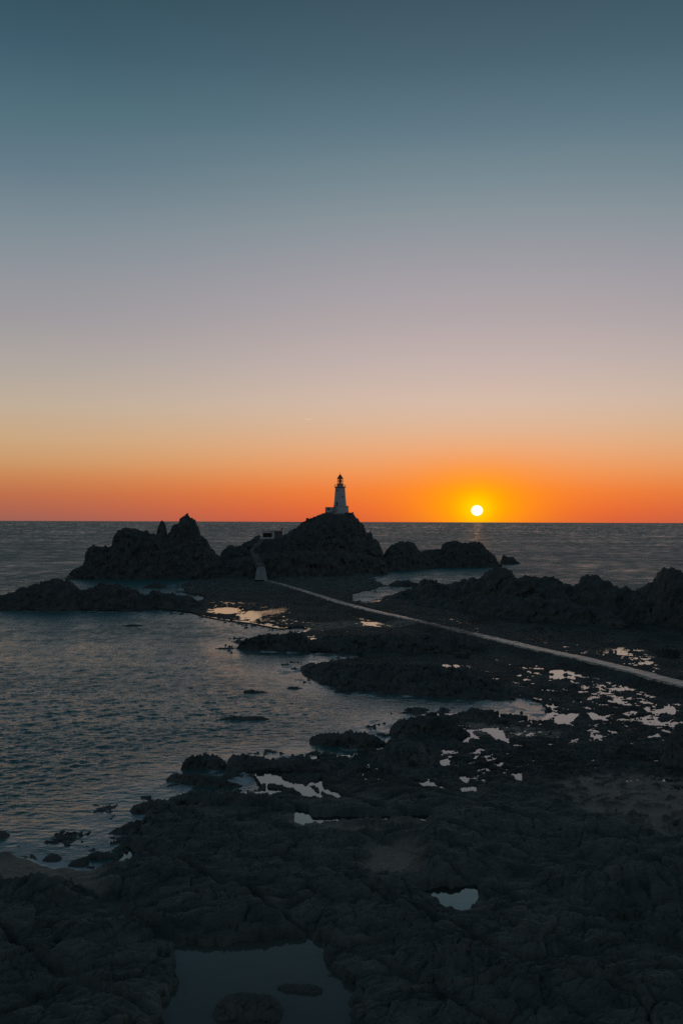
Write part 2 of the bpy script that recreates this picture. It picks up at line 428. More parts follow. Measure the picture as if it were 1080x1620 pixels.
POOLS = [  # outline, carve depth
    ([(272, 1502), (297, 1494), (330, 1499), (380, 1497), (395, 1490), (420, 1494), (450, 1488), (470, 1490), (500, 1494), (518, 1503), (523, 1518), (516, 1536), (535, 1548), (552, 1560), (550, 1600), (545, 1660), (262, 1660), (262, 1600), (278, 1560), (272, 1530)], 1.0),
    ([(664, 1414), (688, 1402), (720, 1404), (756, 1401), (763, 1420), (744, 1434), (740, 1446), (712, 1444), (690, 1430)], 0.8),
    ([(365, 1240), (398, 1226), (404, 1240), (412, 1254), (385, 1257), (360, 1253)], 0.8),
    ([(418, 1232), (440, 1226), (470, 1238), (500, 1252), (518, 1264), (495, 1262), (460, 1250), (425, 1240)], 0.8),
    ([(490, 1240), (510, 1232), (512, 1246), (535, 1256), (560, 1264), (540, 1264), (515, 1256)], 0.7),
    ([(575, 1274), (600, 1276), (610, 1286), (595, 1284)], 0.6),
    ([(458, 1300), (468, 1280), (480, 1283), (492, 1292), (540, 1292), (680, 1290), (688, 1298), (600, 1299), (520, 1300), (490, 1303), (478, 1306)], 0.7),
    ([(655, 1238), (672, 1233), (690, 1240), (705, 1248), (680, 1247)], 0.6),
    ([(692, 1203), (712, 1201), (716, 1211), (700, 1212)], 0.6), ([(805, 1224), (824, 1223), (826, 1238), (815, 1236)], 0.6),
    ([(725, 1231), (742, 1230), (738, 1238)], 0.5), ([(728, 1247), (750, 1244), (752, 1252), (735, 1255)], 0.5),
    ([(765, 1153), (785, 1153), (795, 1160), (806, 1170), (808, 1176), (795, 1174), (782, 1166)], 0.7),
    ([(722, 1153), (745, 1160), (750, 1166), (735, 1162)], 0.6), ([(722, 1170), (738, 1168), (737, 1174)], 0.5),
    ([(880, 1136), (895, 1128), (915, 1129), (905, 1138), (882, 1146)], 0.6), ([(924, 1126), (945, 1130), (965, 1133), (962, 1140), (940, 1139)], 0.6),
    ([(1014, 1120), (1024, 1118), (1025, 1126)], 0.6), ([(1036, 1128), (1050, 1116), (1062, 1120), (1074, 1126), (1055, 1130)], 0.7),
    ([(1012, 1132), (1022, 1138), (1026, 1146), (1014, 1146)], 0.6), ([(1032, 1140), (1050, 1143), (1060, 1150), (1040, 1148)], 0.5), ([(1024, 1164), (1042, 1158), (1046, 1164), (1028, 1170)], 0.5),
    ([(748, 1198), (768, 1195), (768, 1199), (750, 1201)], 0.5), ([(784, 1208), (797, 1206), (797, 1212), (788, 1214)], 0.5),
    ([(328, 964), (360, 960), (385, 963), (378, 969), (350, 972), (330, 969)], 0.8), ([(375, 975), (385, 969), (420, 966), (440, 963), (460, 962), (440, 970), (410, 976), (390, 979)], 0.8),
    ([(410, 987), (435, 986), (438, 993), (420, 995)], 0.7),
    ([(864, 1063), (880, 1060), (905, 1063), (900, 1066), (880, 1066)], 0.5), ([(868, 1070), (884, 1068), (902, 1071), (884, 1075)], 0.5), ([(908, 1068), (920, 1067), (918, 1070)], 0.5), ([(1034, 1040), (1050, 1026), (1070, 1032), (1090, 1036), (1070, 1042)], 0.7), ([(945, 1026), (965, 1024), (966, 1032), (950, 1033)], 0.6), ([(972, 1026), (986, 1025), (985, 1036), (975, 1034)], 0.5),
    ([(860, 1008), (876, 1008), (875, 1014), (862, 1013)], 0.6), ([(830, 980), (852, 979), (852, 985), (832, 986)], 0.6), ([(740, 982), (760, 981), (762, 988), (745, 988)], 0.6), ([(1010, 1012), (1022, 1012), (1020, 1018), (1011, 1017)], 0.5),
    ([(420, 995), (450, 992), (478, 996), (450, 1001), (425, 1002)], 0.6), ([(484, 1008), (495, 1006), (494, 1013), (485, 1014)], 0.6),
    ([(575, 984), (600, 984), (598, 991), (578, 990)], 0.5), ([(725, 1035), (735, 1036), (735, 1042), (726, 1041)], 0.5), ([(705, 1052), (720, 1052), (716, 1058), (706, 1056)], 0.5), ([(588, 1062), (615, 1062), (612, 1069), (590, 1068)], 0.5),
]
SAND = [[(-300, 1362), (0, 1352), (60, 1350), (105, 1366), (165, 1370), (162, 1420), (100, 1430), (-300, 1420)],
        [(575, 1350), (600, 1336), (660, 1330), (672, 1345), (660, 1388), (600, 1392), (572, 1385)],
        [(880, 1232), (960, 1222), (1080, 1226), (1200, 1230), (1200, 1330), (1060, 1326), (1000, 1312), (940, 1290), (890, 1270)],
        [(465, 1298), (690, 1296), (700, 1312), (620, 1318), (520, 1314), (468, 1314)],
        [(730, 1140), (850, 1150), (900, 1160), (880, 1168), (800, 1166), (730, 1160)],
        [(480, 985), (560, 982), (660, 986), (660, 992), (560, 992), (480, 998)]]
ZP = 0.30                      # level of the water left standing in the pools
POOLS = [(poly_px(p, ZP), c) for p, c in POOLS]
SAND = [poly_px(p, 0.5) for p in SAND]
MICRO = [poly_px(p, 0.3) for p in ([(690, 978), (900, 972), (1100, 985), (1100, 1078), (950, 1040), (800, 1008)],
                                   [(800, 1050), (930, 1045), (1090, 1090), (1090, 1215), (860, 1215), (700, 1215), (700, 1140), (840, 1150), (860, 1100), (800, 1080)],
                                   [(560, 1300), (560, 1200), (700, 1150), (820, 1180), (800, 1300)], [(300, 950), (480, 955), (520, 990), (380, 985)], [(430, 926), (560, 962), (690, 992), (520, 988), (440, 960)])]
CAUSE_PX = [(421, 917.5), (440, 922.5), (470, 931), (505, 942), (540, 953), (590, 966), (640, 977), (690, 988.5), (745, 1001.5), (800, 1014), (850, 1026), (900, 1036.5), (950, 1048), (1010, 1063), (1080, 1082), (1200, 1116), (1330, 1156), (1600, 1240)]
CAUSE_Z = 1.7
_c = np.array(CAUSE_PX, float)
CAUSE = at_z(_c[:, 0], _c[:, 1], CAUSE_Z)
def resample(P, step):
    P = np.asarray(P, float)
    s = np.concatenate([[0], np.cumsum(np.linalg.norm(np.diff(P, axis=0), axis=1))])
    t = np.arange(0, s[-1], step)
    return np.stack([np.interp(t, s, P[:, k]) for k in range(P.shape[1])], -1)
def dist_line(x, y, P):
    d = np.full(x.shape, 1e9)
    for a, b in zip(P[:-1, :2], P[1:, :2]):
        e = b-a; t = np.clip(((x-a[0])*e[0]+(y-a[1])*e[1])/(e@e), 0, 1)
        d = np.minimum(d, np.hypot(x-a[0]-t*e[0], y-a[1]-t*e[1]))
    return d

# ------------------------------------------------------------------ the foreshore: one sheet
def fan(rows, cols):
    a = cols[None, :]; r = rows[:, None]
    return (np.tan(a)*r)*np.ones_like(r), r*np.ones_like(a)
def land_sdf(x, y):
    d = np.hypot(x, y)
    w = np.clip(d/160, 0.35, 2.2)
    wx = x+w*1.5*fbm(x/(7*w), y/(7*w), 3, 3); wy = y+w*2.4*fbm(x/(7*w)+40, y/(7*w)+9, 5, 4)
    return sdf(wx, wy, LAND)
def foreshore_height(x, y, s):
    d = np.hypot(x, y)
    near = 1-sstep(85, 150, d)
    far = sstep(120, 220, d)
    b = 0.42*blocks(x, y, 5.5, 101)+0.26*blocks(x, y, 2.2, 102)+0.10*blocks(x, y, 0.8, 103)
    swell = fbm(x/16, y/16, 21, 3)
    h = 0.72+0.45*swell+b*(0.85+0.25*near)+0.20*ridged(x/2.5, y/2.5, 31, 3)+far*(0.8*np.maximum(blocks(x, y, 7.0, 121), -0.1)+0.9*np.maximum(fbm(x/11, y/11, 122, 3), -0.1)+0.5*b)
    # the inner foreshore is higher and more broken
    up = 1-sstep(60, 108, d)
    h = h+up*(0.25+0.5*np.maximum(swell+0.25, -0.3)+0.5*blocks(x, y, 7.0, 107)+0.3*blocks(x, y, 3.2, 108))
    # long joints cut the near slabs
    j = np.abs(((x*0.62+y*0.55+2.0*fbm(x/20, y/20, 77, 2))/6.5) % 1-0.5)
    h = h-near*0.7*(1-sstep(0.0, 0.07, j))
    # broken zones that keep small puddles
    mz = np.zeros_like(x)
    for P in MICRO:
        mz = np.maximum(mz, sstep(-2, 4, sdf_box(x, y, P, 12)))
    pz = 0.70*fbm(x/2.0, y/3.4, 41, 4, 0.62)+0.34*blocks(x, y, 0.9, 43)+0.42*blocks(x, y, 2.6, 45)+0.42*fbm(x/17, y/22, 44, 2)
    shelf = sstep(92, 112, d)*(1-sstep(380, 430, d))*sstep(0.5, 3.0, s)
    hs = ZP+(0.27-0.11*mz-0.10*far)+(0.62-0.30*far)*pz
    hs = np.where(pz > 0.45, hs+0.8*(pz-0.45), hs)
    wl = 0.97*shelf
    h = np.where(shelf > 0, h*(1-wl)+hs*wl, h)
    h = np.where(s > 3, np.maximum(h, 0.10), h)
    dry = np.maximum(h, ZP+0.10+0.06*perlin(x*1.1, y*1.1, 55))
    h = np.where(shelf < 0.5, dry, h)
    sand = np.zeros_like(x)
    for P in SAND:
        sand = np.maximum(sand, sstep(-0.6, 1.2, sdf_box(x, y, P, 6)+1.3*fbm(x/2.2, y/2.2, 61, 3)))
    flat = ZP+0.16+0.10*fbm(x/5, y/5, 66, 3)+0.22*np.maximum(blocks(x, y, 1.6, 67)-0.18, 0)
    sand = sand*(1-0.8*sstep(0.12, 0.3, blocks(x, y, 1.6, 67))*sstep(86, 90, d))
    h = h*(1-sand)+np.minimum(h, flat)*sand
    for P, c in POOLS:
        q = sdf_box(x, y, P, 8)
        if P is POOLS[0][0]: q = q+1.3*fbm(x/2.4, y/2.4, 91, 4)+0.3
        wd = np.clip(d/140, 0.45, 1.6)
        q = q+wd*(1.3*fbm(x/(1.6*wd), y/(2.6*wd), 71, 4)+(0.4+1.8*far)*np.minimum(0.08-blocks(x, y, 0.95*wd, 73), 0.18))
        k = sstep(-0.5*wd, 0.7*wd, q)
        low = sstep(-5.0*wd, 0.0, q)
        h = np.where(h > ZP+0.35, h*(1-0.55*low)+(ZP+0.35)*0.55*low, h)
        h = h*(1-k)+np.minimum(h, ZP-0.30*c)*k
        # a few stones left standing in each pool
    rag = (1-sstep(6.0, 9.0, s))*(1-sstep(130, 170, d))
    s2 = s+rag*(3.4*blocks(x, y, 3.0, 141)+2.4*fbm(x/6, y/6, 143, 3)-1.1)*(sand < 0.2)
    k = sstep(-0.6, 2.2+0.9*far, s2)
    h = -1.6+(h+1.6)*k
    # stones and ledges awash just off the shore
    nb = (s < 2.5)
    if nb.any():
        X, Y, S_ = x[nb], y[nb], s[nb]
        st_ = -0.42+1.0*blocks(X, Y, 2.4, 131)+0.9*fbm(X/7, Y/9, 133, 3)+0.4*blocks(X, Y, 0.9, 134)-0.10*np.maximum(-S_-1, 0)
        h[nb] = np.maximum(h[nb], np.where(sand[nb] > 0.2, -1.6, np.minimum(st_, 0.5)))
    # bedding for the causeway
    c = dist_line(x, y, CAUSE)
    emb = CAUSE_Z-0.22-0.30*np.maximum(c-2.0, 0)+0.5*b
    h = np.where(c < 7, np.maximum(h, emb), h)
    h = np.where(c < 5, np.minimum(h, CAUSE_Z-0.22+np.maximum(c-2.4, 0)*0.5), h)
    return h, sand, shelf*(0.55+0.45*sstep(-0.2, 0.3, fbm(x/9, y/12, 88, 3)))

def make_foreshore():
    pys = np.arange(1690, 1044, -1.25)
    rows = F*H/(pys-825)
    rows = np.concatenate([rows, np.arange(rows[-1]+1.1, 545, 1.1)])
    t = np.concatenate([np.linspace(-1.2, -0.60, 40, endpoint=False), np.linspace(-0.60, -0.372, 70, endpoint=False), np.arange(-0.372, 0.372, 1.3/F), np.linspace(0.372, 0.60, 70, endpoint=False), np.linspace(0.60, 1.2, 50)])
    cols = np.arctan(t)
    x, y = fan(rows, cols)
    s = land_sdf(x, y)
    m = s > -9
    h = np.full(x.shape, -1.6); sand = np.zeros(x.shape); wrack = np.zeros(x.shape)
    h[m], sand[m], wrack[m] = foreshore_height(x[m], y[m], s[m])
    nr, nc = x.shape
    mx = np.maximum(np.maximum(h[:-1, :-1], h[1:, :-1]), np.maximum(h[:-1, 1:], h[1:, 1:]))
    v = np.stack([x, y, h], -1).reshape(-1, 3)
    v2, f2, a2 = compact(v, grid_faces(nr, nc, mx > -1.2), {'sand': sand.ravel(), 'wrack': (wrack*(1-sand)).ravel()})
    o = mesh_obj('foreshore', v2, f2, M_FORE, attrs=a2)
    tag(o, kind='structure')
    # standing water: a level sheet wherever the ground dips below the pool level
    mn = np.minimum(np.minimum(h[:-1, :-1], h[1:, :-1]), np.minimum(h[:-1, 1:], h[1:, 1:]))
    si = np.minimum(np.minimum(s[:-1, :-1], s[1:, :-1]), np.minimum(s[:-1, 1:], s[1:, 1:]))
    wet = (mn < ZP) & (si > 1.6)
    wet[1:] |= wet[:-1].copy(); wet[:-1] |= wet[1:].copy(); wet[:, 1:] |= wet[:, :-1].copy(); wet[:, :-1] |= wet[:, 1:].copy()
    wet &= si > 1.4
    vz = v.copy(); vz[:, 2] = ZP
    xc, yc = x[:-1, :-1], y[:-1, :-1]
    big = sdf_box(xc, yc, POOLS[0][0], 6) > -4
    for nm, mk, mt in (('rock_pool', wet & big, M_DEEP), ('tide_pool_water', wet & ~big, M_POOL)):
        a, b, _ = compact(vz, grid_faces(nr, nc, mk))
        tag(mesh_obj(nm, a, b, mt), kind='structure')
make_foreshore()

# ------------------------------------------------------------------ the sea
def ocean_tile(N, L, ang, v, seed, lo):
    rg = np.random.default_rng(seed)
    k = np.fft.fftfreq(N, L/N)*2*np.pi
    kx, ky = np.meshgrid(k, k, indexing='ij')
    kk = np.sqrt(kx**2+ky**2); kk[0, 0] = 1
    cs = (kx*math.cos(ang)+ky*math.sin(ang))/kk
    P = np.exp(-1/(kk*v*v/9.81)**2)/kk**4*(np.abs(cs)**3+0.04)*np.exp(-(kk*lo)**2)
    P[0, 0] = 0
    h = np.fft.ifft2(np.sqrt(P)*(rg.normal(size=(N, N))+1j*rg.normal(size=(N, N)))).real
    return h/h.std(), L
def tile_at(T, x, y):
    h, L = T; N = h.shape[0]
    u = (x/L % 1)*N; v = (y/L % 1)*N
    i = np.floor(u).astype(int); j = np.floor(v).astype(int)
    a, b = u-i, v-j
    i %= N; j %= N; i1 = (i+1) % N; j1 = (j+1) % N
    return h[i, j]*(1-a)*(1-b)+h[i1, j]*a*(1-b)+h[i, j1]*(1-a)*b+h[i1, j1]*a*b
def make_sea():
    T1 = ocean_tile(512, 131.0, math.atan2(-0.9, 0.42), 3.4, 4, 0.12)
    T2 = ocean_tile(512, 37.0, math.atan2(-0.85, 0.5), 1.75, 9, 0.04)
    T3 = ocean_tile(512, 71.0, math.atan2(-0.95, 0.2), 2.4, 14, 0.06)
    pys = np.arange(1740, 829, -1.05)
    rows = F*H/(pys-825)
    rows = np.concatenate([rows, np.geomspace(rows[-1]*1.2, 90000, 40)])
    t = np.concatenate([np.linspace(-2.2, -0.6, 40, endpoint=False), np.linspace(-0.6, -0.372, 60, endpoint=False), np.arange(-0.372, 0.372, 1.5/F), np.linspace(0.372, 0.6, 60, endpoint=False), np.linspace(0.6, 2.2, 40)])
    x, y = fan(rows, np.arctan(t))
    d = np.hypot(x, y)
    dr = np.gradient(rows)[:, None]*np.ones_like(x)
    s = np.full(x.shape, -200.0)
    m = (y < 560) & (np.abs(x/y) < 1.3)
    s[m] = land_sdf(x[m], y[m])
    calm = 0.15+0.85*sstep(-1, -22, s)
    z = calm*(0.030*tile_at(T1, x, y)*(1-sstep(3, 9, dr))+0.036*tile_at(T2, x+11, y)*(1-sstep(0.6, 1.8, dr))+0.026*tile_at(T3, x, y+7)*(1-sstep(0.8, 3, dr)))
    z -= 0.02
    # wash and foam along the rocks
    n = np.zeros(x.shape); n2 = np.zeros(x.shape); ms = s > -12
    n[ms] = fbm(x[ms]/3.0, y[ms]/4.0, 201, 4); n2[ms] = ridged(x[ms]/1.6, y[ms]/2.0, 205, 3)
    foam = sstep(-10, -0.3, s)*sstep(0.05, 0.6, n+0.30*n2)*0.6+0.28*sstep(-1.6, -0.2, s)*sstep(-0.1, 0.4, n)
    crest = sstep(1.9, 2.8, tile_at(T1, x, y))*sstep(0.2, 0.6, fbm(x/25, y/25, 210, 2)+0.2)*0.2*(1-sstep(250, 400, d))
    beach = sdf_box(x, y, SAND[0], 6)
    foam = foam+0.7*sstep(-2.2, -0.3, beach+0.8*fbm(x/2.5, y/1.5, 241, 3))*sstep(-6, -0.2, s)
    foam = np.clip(foam+crest, 0, 0.85)
    sw = -0.15*sstep(-16, -2, s)+0.18+0.35*fbm(x/110, y/45, 220, 4)+0.22*fbm(x/500, y/260, 230, 5)*sstep(300, 900, d)+0.62*sstep(90, 480, d)
    sw = sw+sstep(60, 130, d)*(1-sstep(350, 600, d))*0.32*perlin(x/1.7, y/2.6, 253)*sstep(0, -10, s)+sstep(70, 220, d)*(1-sstep(500, 800, d))*0.25*perlin(x/5, y/6, 254)*sstep(0, -10, s)
    sw = sw+sstep(120, 400, d)*(0.24*perlin(x/8, y/13, 251)+0.22*perlin(x/24, y/40, 252))
    nr, nc = x.shape
    mask = np.ones((nr-1, nc-1), bool)
    sm = np.minimum(np.minimum(s[:-1, :-1], s[1:, :-1]), np.minimum(s[:-1, 1:], s[1:, 1:]))
    mask &= ~(sm > 9)  # the sea runs on under the shore edge
    v = np.stack([x, y, z], -1).reshape(-1, 3)
    v, f, a = compact(v, grid_faces(nr, nc, mask), {'foam': foam.ravel(), 'swell': np.clip(sw, 0, 1).ravel(), 'chop': ((1-0.7*sstep(200, 1200, d))*(0.3+0.7*sstep(-1, -16, s))).ravel()})
    tag(mesh_obj('sea', v, f, M_SEA, smooth=True, attrs=a), kind='structure')
make_sea()

# ------------------------------------------------------------------ rock outcrops: each one a thing
class Ridge:
    """a rock crest given by its skyline, standing 'front' metres behind its own foot line"""
    def __init__(s, sil, base, front, back, off=0.0, p=1.7, zb=-1.2):
        S = np.array(sil, float)
        if isinstance(base, (int, float)): base = [(0, base), (1, base)]
        B = np.array(base, float)
        by = np.interp(S[:, 0], B[:, 0], B[:, 1])
        foot = at_z(S[:, 0], by, 0.0)
        dr = foot[:, 1]+front+off
        P = at_d(S[:, 0], S[:, 1], dr)
        o = np.argsort(P[:, 0])
        s.x, s.z, s.d = P[o, 0], P[o, 2], dr[o]
        s.z = np.maximum(s.z, zb+0.01)
        s.front, s.back, s.p, s.zb = front, back, p, zb
    def height(s, x, y, seed, edge, warp):
        x = x+edge*(1.4*fbm(y/2.6+3, x/9, seed+30, 3)+0.8*blocks(x, y, 1.7, seed+31))
        d = np.interp(x, s.x, s.d)
        t = np.where(y < d, (y-d)/s.front, (y-d)/s.back)
        at = np.abs(t)
        xs = x+warp*np.minimum(at, 1.2)*fbm(y/9+seed, x/25, seed, 3)
        z = np.interp(xs, s.x, s.z, left=s.zb, right=s.zb)
        shape = 1-np.minimum(at, 1.6)**s.p
        return s.zb+(z-s.zb)*shape, at
def outcrop(name, label, cat, ridges, res, rough, seed, mat=None, group=None, warp=None, cell=None, jag=0.0, strata=0.0, flat=None, edge=0.0):
    mat = mat or M_ROCK
    if flat:
        for r in ridges: r.z = np.where(r.z > 0.3, 0.3+(r.z-0.3)*flat, r.z)
    x0 = min(r.x.min() for r in ridges)-res*2; x1 = max(r.x.max() for r in ridges)+res*2
    y0 = min((r.d-r.front*1.35).min() for r in ridges); y1 = max((r.d+r.back*1.3).max() for r in ridges)
    xs = np.arange(x0, x1, res); ys = np.arange(y0, y1, res*1.15)
    x, y = np.meshgrid(xs, ys)
    warp = (x1-x0)*0.05 if warp is None else warp
    hs = [r.height(x, y, seed, edge, warp) for r in ridges]
    z = hs[0][0]; at = hs[0][1]
    for h, a in hs[1:]:
        at = np.where(h > z, a, at); z = np.maximum(z, h)
    top = z.max()
    cell = cell or max(1.2, 0.16*(x1-x0)**0.8)
    n = blocks(x, y, cell, seed)*0.9+0.45*blocks(x, y, cell*0.4, seed+1)+0.22*blocks(x, y, cell*0.16, seed+2)
    n = n+0.4*ridged(x/cell, y/cell, seed+3, 3)-0.25
    amp = rough*np.clip(0.16+1.2*at, 0, 1)*sstep(-1.0, 1.5*rough+0.5, z)
    zz = z+amp*n-np.abs(amp)*0.12
    kx = worley(x/(cell*0.16), y/(cell*0.5), seed+9)
    zz = zz+1.35*jag*np.exp(-(2.2*at)**2)*(1.6*(0.55-kx[0])*(0.4+kx[2])+1.2*blocks(x, y*0.3, cell*0.4, seed+10))*sstep(-0.5, 2, z)
    if strata: zz = zz+strata*amp*(((x*0.55+y*0.8+1.2*fbm(x/6, y/6, seed+12, 2))/1.9) % 1-0.5)
    th = 0.75*rough
    wv = zz/th+0.9*fbm(x/cell, y/cell, seed+15, 2)+0.8*worley(x/cell, y/cell, seed+16)[2]
    fr = wv-np.floor(wv)
    zz = zz+0.7*th*(sstep(0.0, 0.55, fr)-fr)*np.clip(at*2, 0.15, 1)
    # weathered joints: push faces in and out so they are not plain drapes
    q = np.maximum(zz, 0)
    yy = y-rough*0.9*blocks(x, q*1.3+y*0.15, cell*0.55, seed+5)*np.clip(at*2, 0.1, 1)
    xx = x+rough*0.5*fbm(y/cell*2, q/cell*2, seed+6, 3)*np.clip(at*2, 0.1, 1)
    nr, nc = x.shape
    mx = np.maximum(np.maximum(zz[:-1, :-1], zz[1:, :-1]), np.maximum(zz[:-1, 1:], zz[1:, 1:]))
    v, f, _ = compact(np.stack([xx, yy, zz], -1).reshape(-1, 3), grid_faces(nr, nc, mx > -0.9))
    org = np.array([v[:, 0].mean(), v[:, 1].mean(), 0.0])
    o = mesh_obj(name, v-org, f, mat)
    o.location = org
    tag(o, label, cat, group)
    return o, (xs, ys, zz)
def sample(hf, x, y):
    xs, ys, zz = hf
    u = np.clip((x-xs[0])/(xs[1]-xs[0]), 0, len(xs)-1.001); v = np.clip((y-ys[0])/(ys[1]-ys[0]), 0, len(ys)-1.001)
    i, j = int(u), int(v); a, b = u-i, v-j
    return zz[j, i]*(1-a)*(1-b)+zz[j, i+1]*a*(1-b)+zz[j+1, i]*(1-a)*b+zz[j+1, i+1]*a*b

# the lighthouse rock
HILL_SIL = [(344, 900), (350, 880), (353, 871), (359, 866), (366, 861), (372, 864), (380, 864), (386, 858), (393, 856), (401, 851), (409, 846), (414, 850), (448, 848), (456, 841.5), (466, 836), (475, 830), (483, 824.5),
            (492, 820.5), (500, 816.5), (509, 812), (516, 810.8), (552, 810.8), (557, 811.2), (560, 814), (568, 823), (575, 831), (579, 842), (583, 842), (587, 841), (590, 852), (598, 857), (603, 867), (606, 877), (609, 890), (613, 902)]
hill, HILL = outcrop('lighthouse_rock', 'high conical rock carrying the white lighthouse on its top', 'rock',
    [Ridge(HILL_SIL, [(340, 916), (450, 914), (620, 906)], 40, 30, 0, 1.35),
     Ridge([(345, 905), (360, 890), (380, 884), (400, 880), (430, 876), (470, 872), (500, 874), (540, 872), (570, 876), (600, 884), (612, 900)], [(340, 917), (450, 917), (620, 909)], 10, 30, 0, 1.8)],
    0.42, 2.3, 11, warp=3.0, cell=9, jag=0.5)

outcrop('rock_stack', 'tall jagged rock stack with a thin pinnacle, rising left of the lighthouse', 'rock',
    [Ridge([(110, 916), (113, 909), (120, 902), (128, 897), (139, 889), (141, 867), (147, 864), (156, 864), (164, 868), (168, 864), (176, 866), (181, 862), (183, 848), (189, 839), (196, 836), (212, 836), (222, 841), (233, 840), (238, 846), (246, 846), (266, 848), (280, 850), (300, 850), (318, 856), (340, 880), (365, 908), (376, 917)], 917, 16, 14, 0, 2.2),
     Ridge([(245, 880), (247.5, 845), (250, 836), (253, 828), (255.5, 825), (258.5, 824), (261, 829), (263, 838), (264.5, 848), (267, 880)], 917, 9, 7, 9, 2.5),
     Ridge([(262, 870), (266, 845), (271, 838), (274, 832), (280, 830), (283, 828), (285, 821), (289, 818), (293, 815), (295, 813), (297.5, 811.5), (299, 817), (302, 820), (309, 823), (311, 831), (315, 837), (318, 848), (323, 850), (328, 854), (334, 868), (340, 874), (346, 881), (356, 898), (366, 912)], 917, 15, 12, 5, 1.9)],
    0.3, 1.8, 21, warp=2.5, cell=7, jag=0.55)

outcrop('domed_rock', 'rounded rock between the lighthouse rock and the flat-topped islet', 'rock',
    [Ridge([(600, 900), (606, 880), (611, 871), (617, 863), (626, 858.5), (636, 856), (641, 859), (644.5, 857), (656, 860), (660, 868), (665, 873), (676, 878), (690, 892)], [(600, 904), (690, 900)], 14, 12, 0, 2.0)],
    0.42, 1.5, 31, warp=2.0, cell=6, jag=0.5)
outcrop('flat_topped_rock', 'dark flat-topped rock islet standing in the sea below the setting sun', 'rock',
    [Ridge([(652, 894), (660, 876), (668, 872), (682, 870.5), (697, 868.5), (700, 862), (706, 858), (714, 857.5), (719, 857), (722, 854.5), (726, 857.5), (734, 860), (745, 858.5), (757, 857), (763, 861), (768, 869), (775, 874), (783, 880), (789, 886), (788, 892), (784, 897)], [(650, 899), (790, 897)], 13, 12, 0, 2.2)],
    0.42, 1.5, 33, warp=2.0, cell=6, jag=0.5)
outcrop('small_sea_rock', 'small wedge-shaped rock alone in the sea off the flat-topped islet', 'rock',
    [Ridge([(791, 891), (794, 880), (796, 877.5), (803, 881), (812, 881), (816, 887), (822, 891)], 892.5, 4, 5, 0, 2.0)], 0.35, 0.7, 35, warp=0.6, cell=3)
outcrop('channel_rock', 'low dark rock in the pale channel left of the long ridge', 'rock',
    [Ridge([(612, 927), (621, 921), (628, 917.5), (634, 919), (640, 918.5), (646, 917), (652, 921), (660, 922.5), (669, 924)], 928.5, 5, 5, 0, 1.9)], 0.35, 0.8, 37, warp=0.8, cell=3)
outcrop('cove_rock', 'small knobbly rock in the cove below the tall jagged stack', 'rock',
    [Ridge([(225, 930), (233, 926), (240, 924), (243, 919), (247, 922), (252, 920.5), (258, 924), (265, 930)], 931, 4, 4, 0, 1.9)], 0.3, 0.7, 39, warp=0.8, cell=2.6)

outcrop('low_reef', 'long humped reef at the left edge, rising out of the bay', 'rock',
    [Ridge([(-110, 960), (-60, 950), (-20, 947), (0, 944), (14, 940), (25, 939), (34, 931.5), (45, 930), (58, 926), (64, 926), (73, 920), (84, 917.5), (91, 918), (95, 917.5), (98, 918), (101, 921), (110, 920.5), (116, 926), (121, 933), (132, 938), (142, 950), (150, 960)], 967, 13, 12, 0, 2.2)],
    0.32, 1.1, 41, warp=2.0, cell=4.2, jag=0.5)
outcrop('tapering_reef', 'lower reef with knobbly crest tapering right towards the causeway', 'rock',
    [Ridge([(100, 960), (112, 944), (122, 934.5), (136, 934), (146, 930), (154, 928), (157, 922.5), (161, 925), (167, 920.5), (172, 926), (181, 923), (190, 927), (198, 930), (207, 931.5), (217, 935), (220, 942), (232, 942.5), (242, 935.5), (249, 934.5), (256, 940), (270, 940), (281, 942), (296, 943.5), (310, 950), (326, 957), (345, 963)], [(100, 966), (345, 964)], 9, 9, 0, 2.2)],
    0.32, 1.0, 43, warp=2.0, cell=3.6, jag=0.42)

RB = [(560, 958), (640, 952), (700, 958), (800, 972), (950, 985), (1080, 1000), (1400, 1010)]
outcrop('long_ridge', 'long dark rock ridge with a knobbly crest behind the causeway', 'rock',
    [Ridge([(576, 956), (592, 951), (606, 947), (622, 942), (640, 935), (660, 931), (664, 922), (672, 917.5), (681, 917), (690, 919), (692, 923), (706, 925), (720, 922), (733, 918), (746, 915.5), (764, 914.5), (766, 909), (775, 903), (783, 901), (789, 897.5), (800, 901), (808, 905), (815, 914), (835, 912), (850, 913.5), (860, 912.5), (868, 912.5), (878, 916.5), (895, 925), (910, 931), (935, 945), (960, 965)], RB, 20, 20, 0, 1.7),
     Ridge([(590, 962), (640, 955), (700, 948), (760, 945), (820, 946), (880, 950), (940, 962), (980, 975)], [(560, 962), (640, 962), (700, 966), (800, 982), (950, 996), (1080, 1010)], 12, 25, 0, 1.8)],
    0.42, 1.6, 51, warp=2.5, cell=5.5, jag=0.5)
outcrop('stepped_ridge', 'stepped dark hump of rock between the long ridge and right-edge crag', 'rock',
    [Ridge([(880, 962), (896, 940), (908, 929), (918, 921), (924, 913), (928, 910.5), (937, 910), (947, 910), (953, 917), (962, 918), (969, 927), (977, 928.5), (988, 929), (1000, 933), (1010, 938), (1030, 955), (1045, 970)], RB, 18, 18, 0, 1.7)],
    0.40, 1.4, 53, warp=2.0, cell=5, jag=0.45)
outcrop('square_crag', 'square-topped dark crag at the right edge of the shore', 'rock',
    [Ridge([(975, 968), (995, 948), (1008, 936), (1020, 928), (1030, 923), (1040, 919), (1042, 904), (1049, 899.5), (1062, 898), (1068, 901), (1078, 902.5), (1088, 908), (1110, 905), (1140, 900), (1180, 908), (1240, 925), (1300, 950), (1330, 980)], RB, 18, 18, 0, 1.7)],
    0.40, 1.4, 55, warp=2.0, cell=5, jag=0.45)

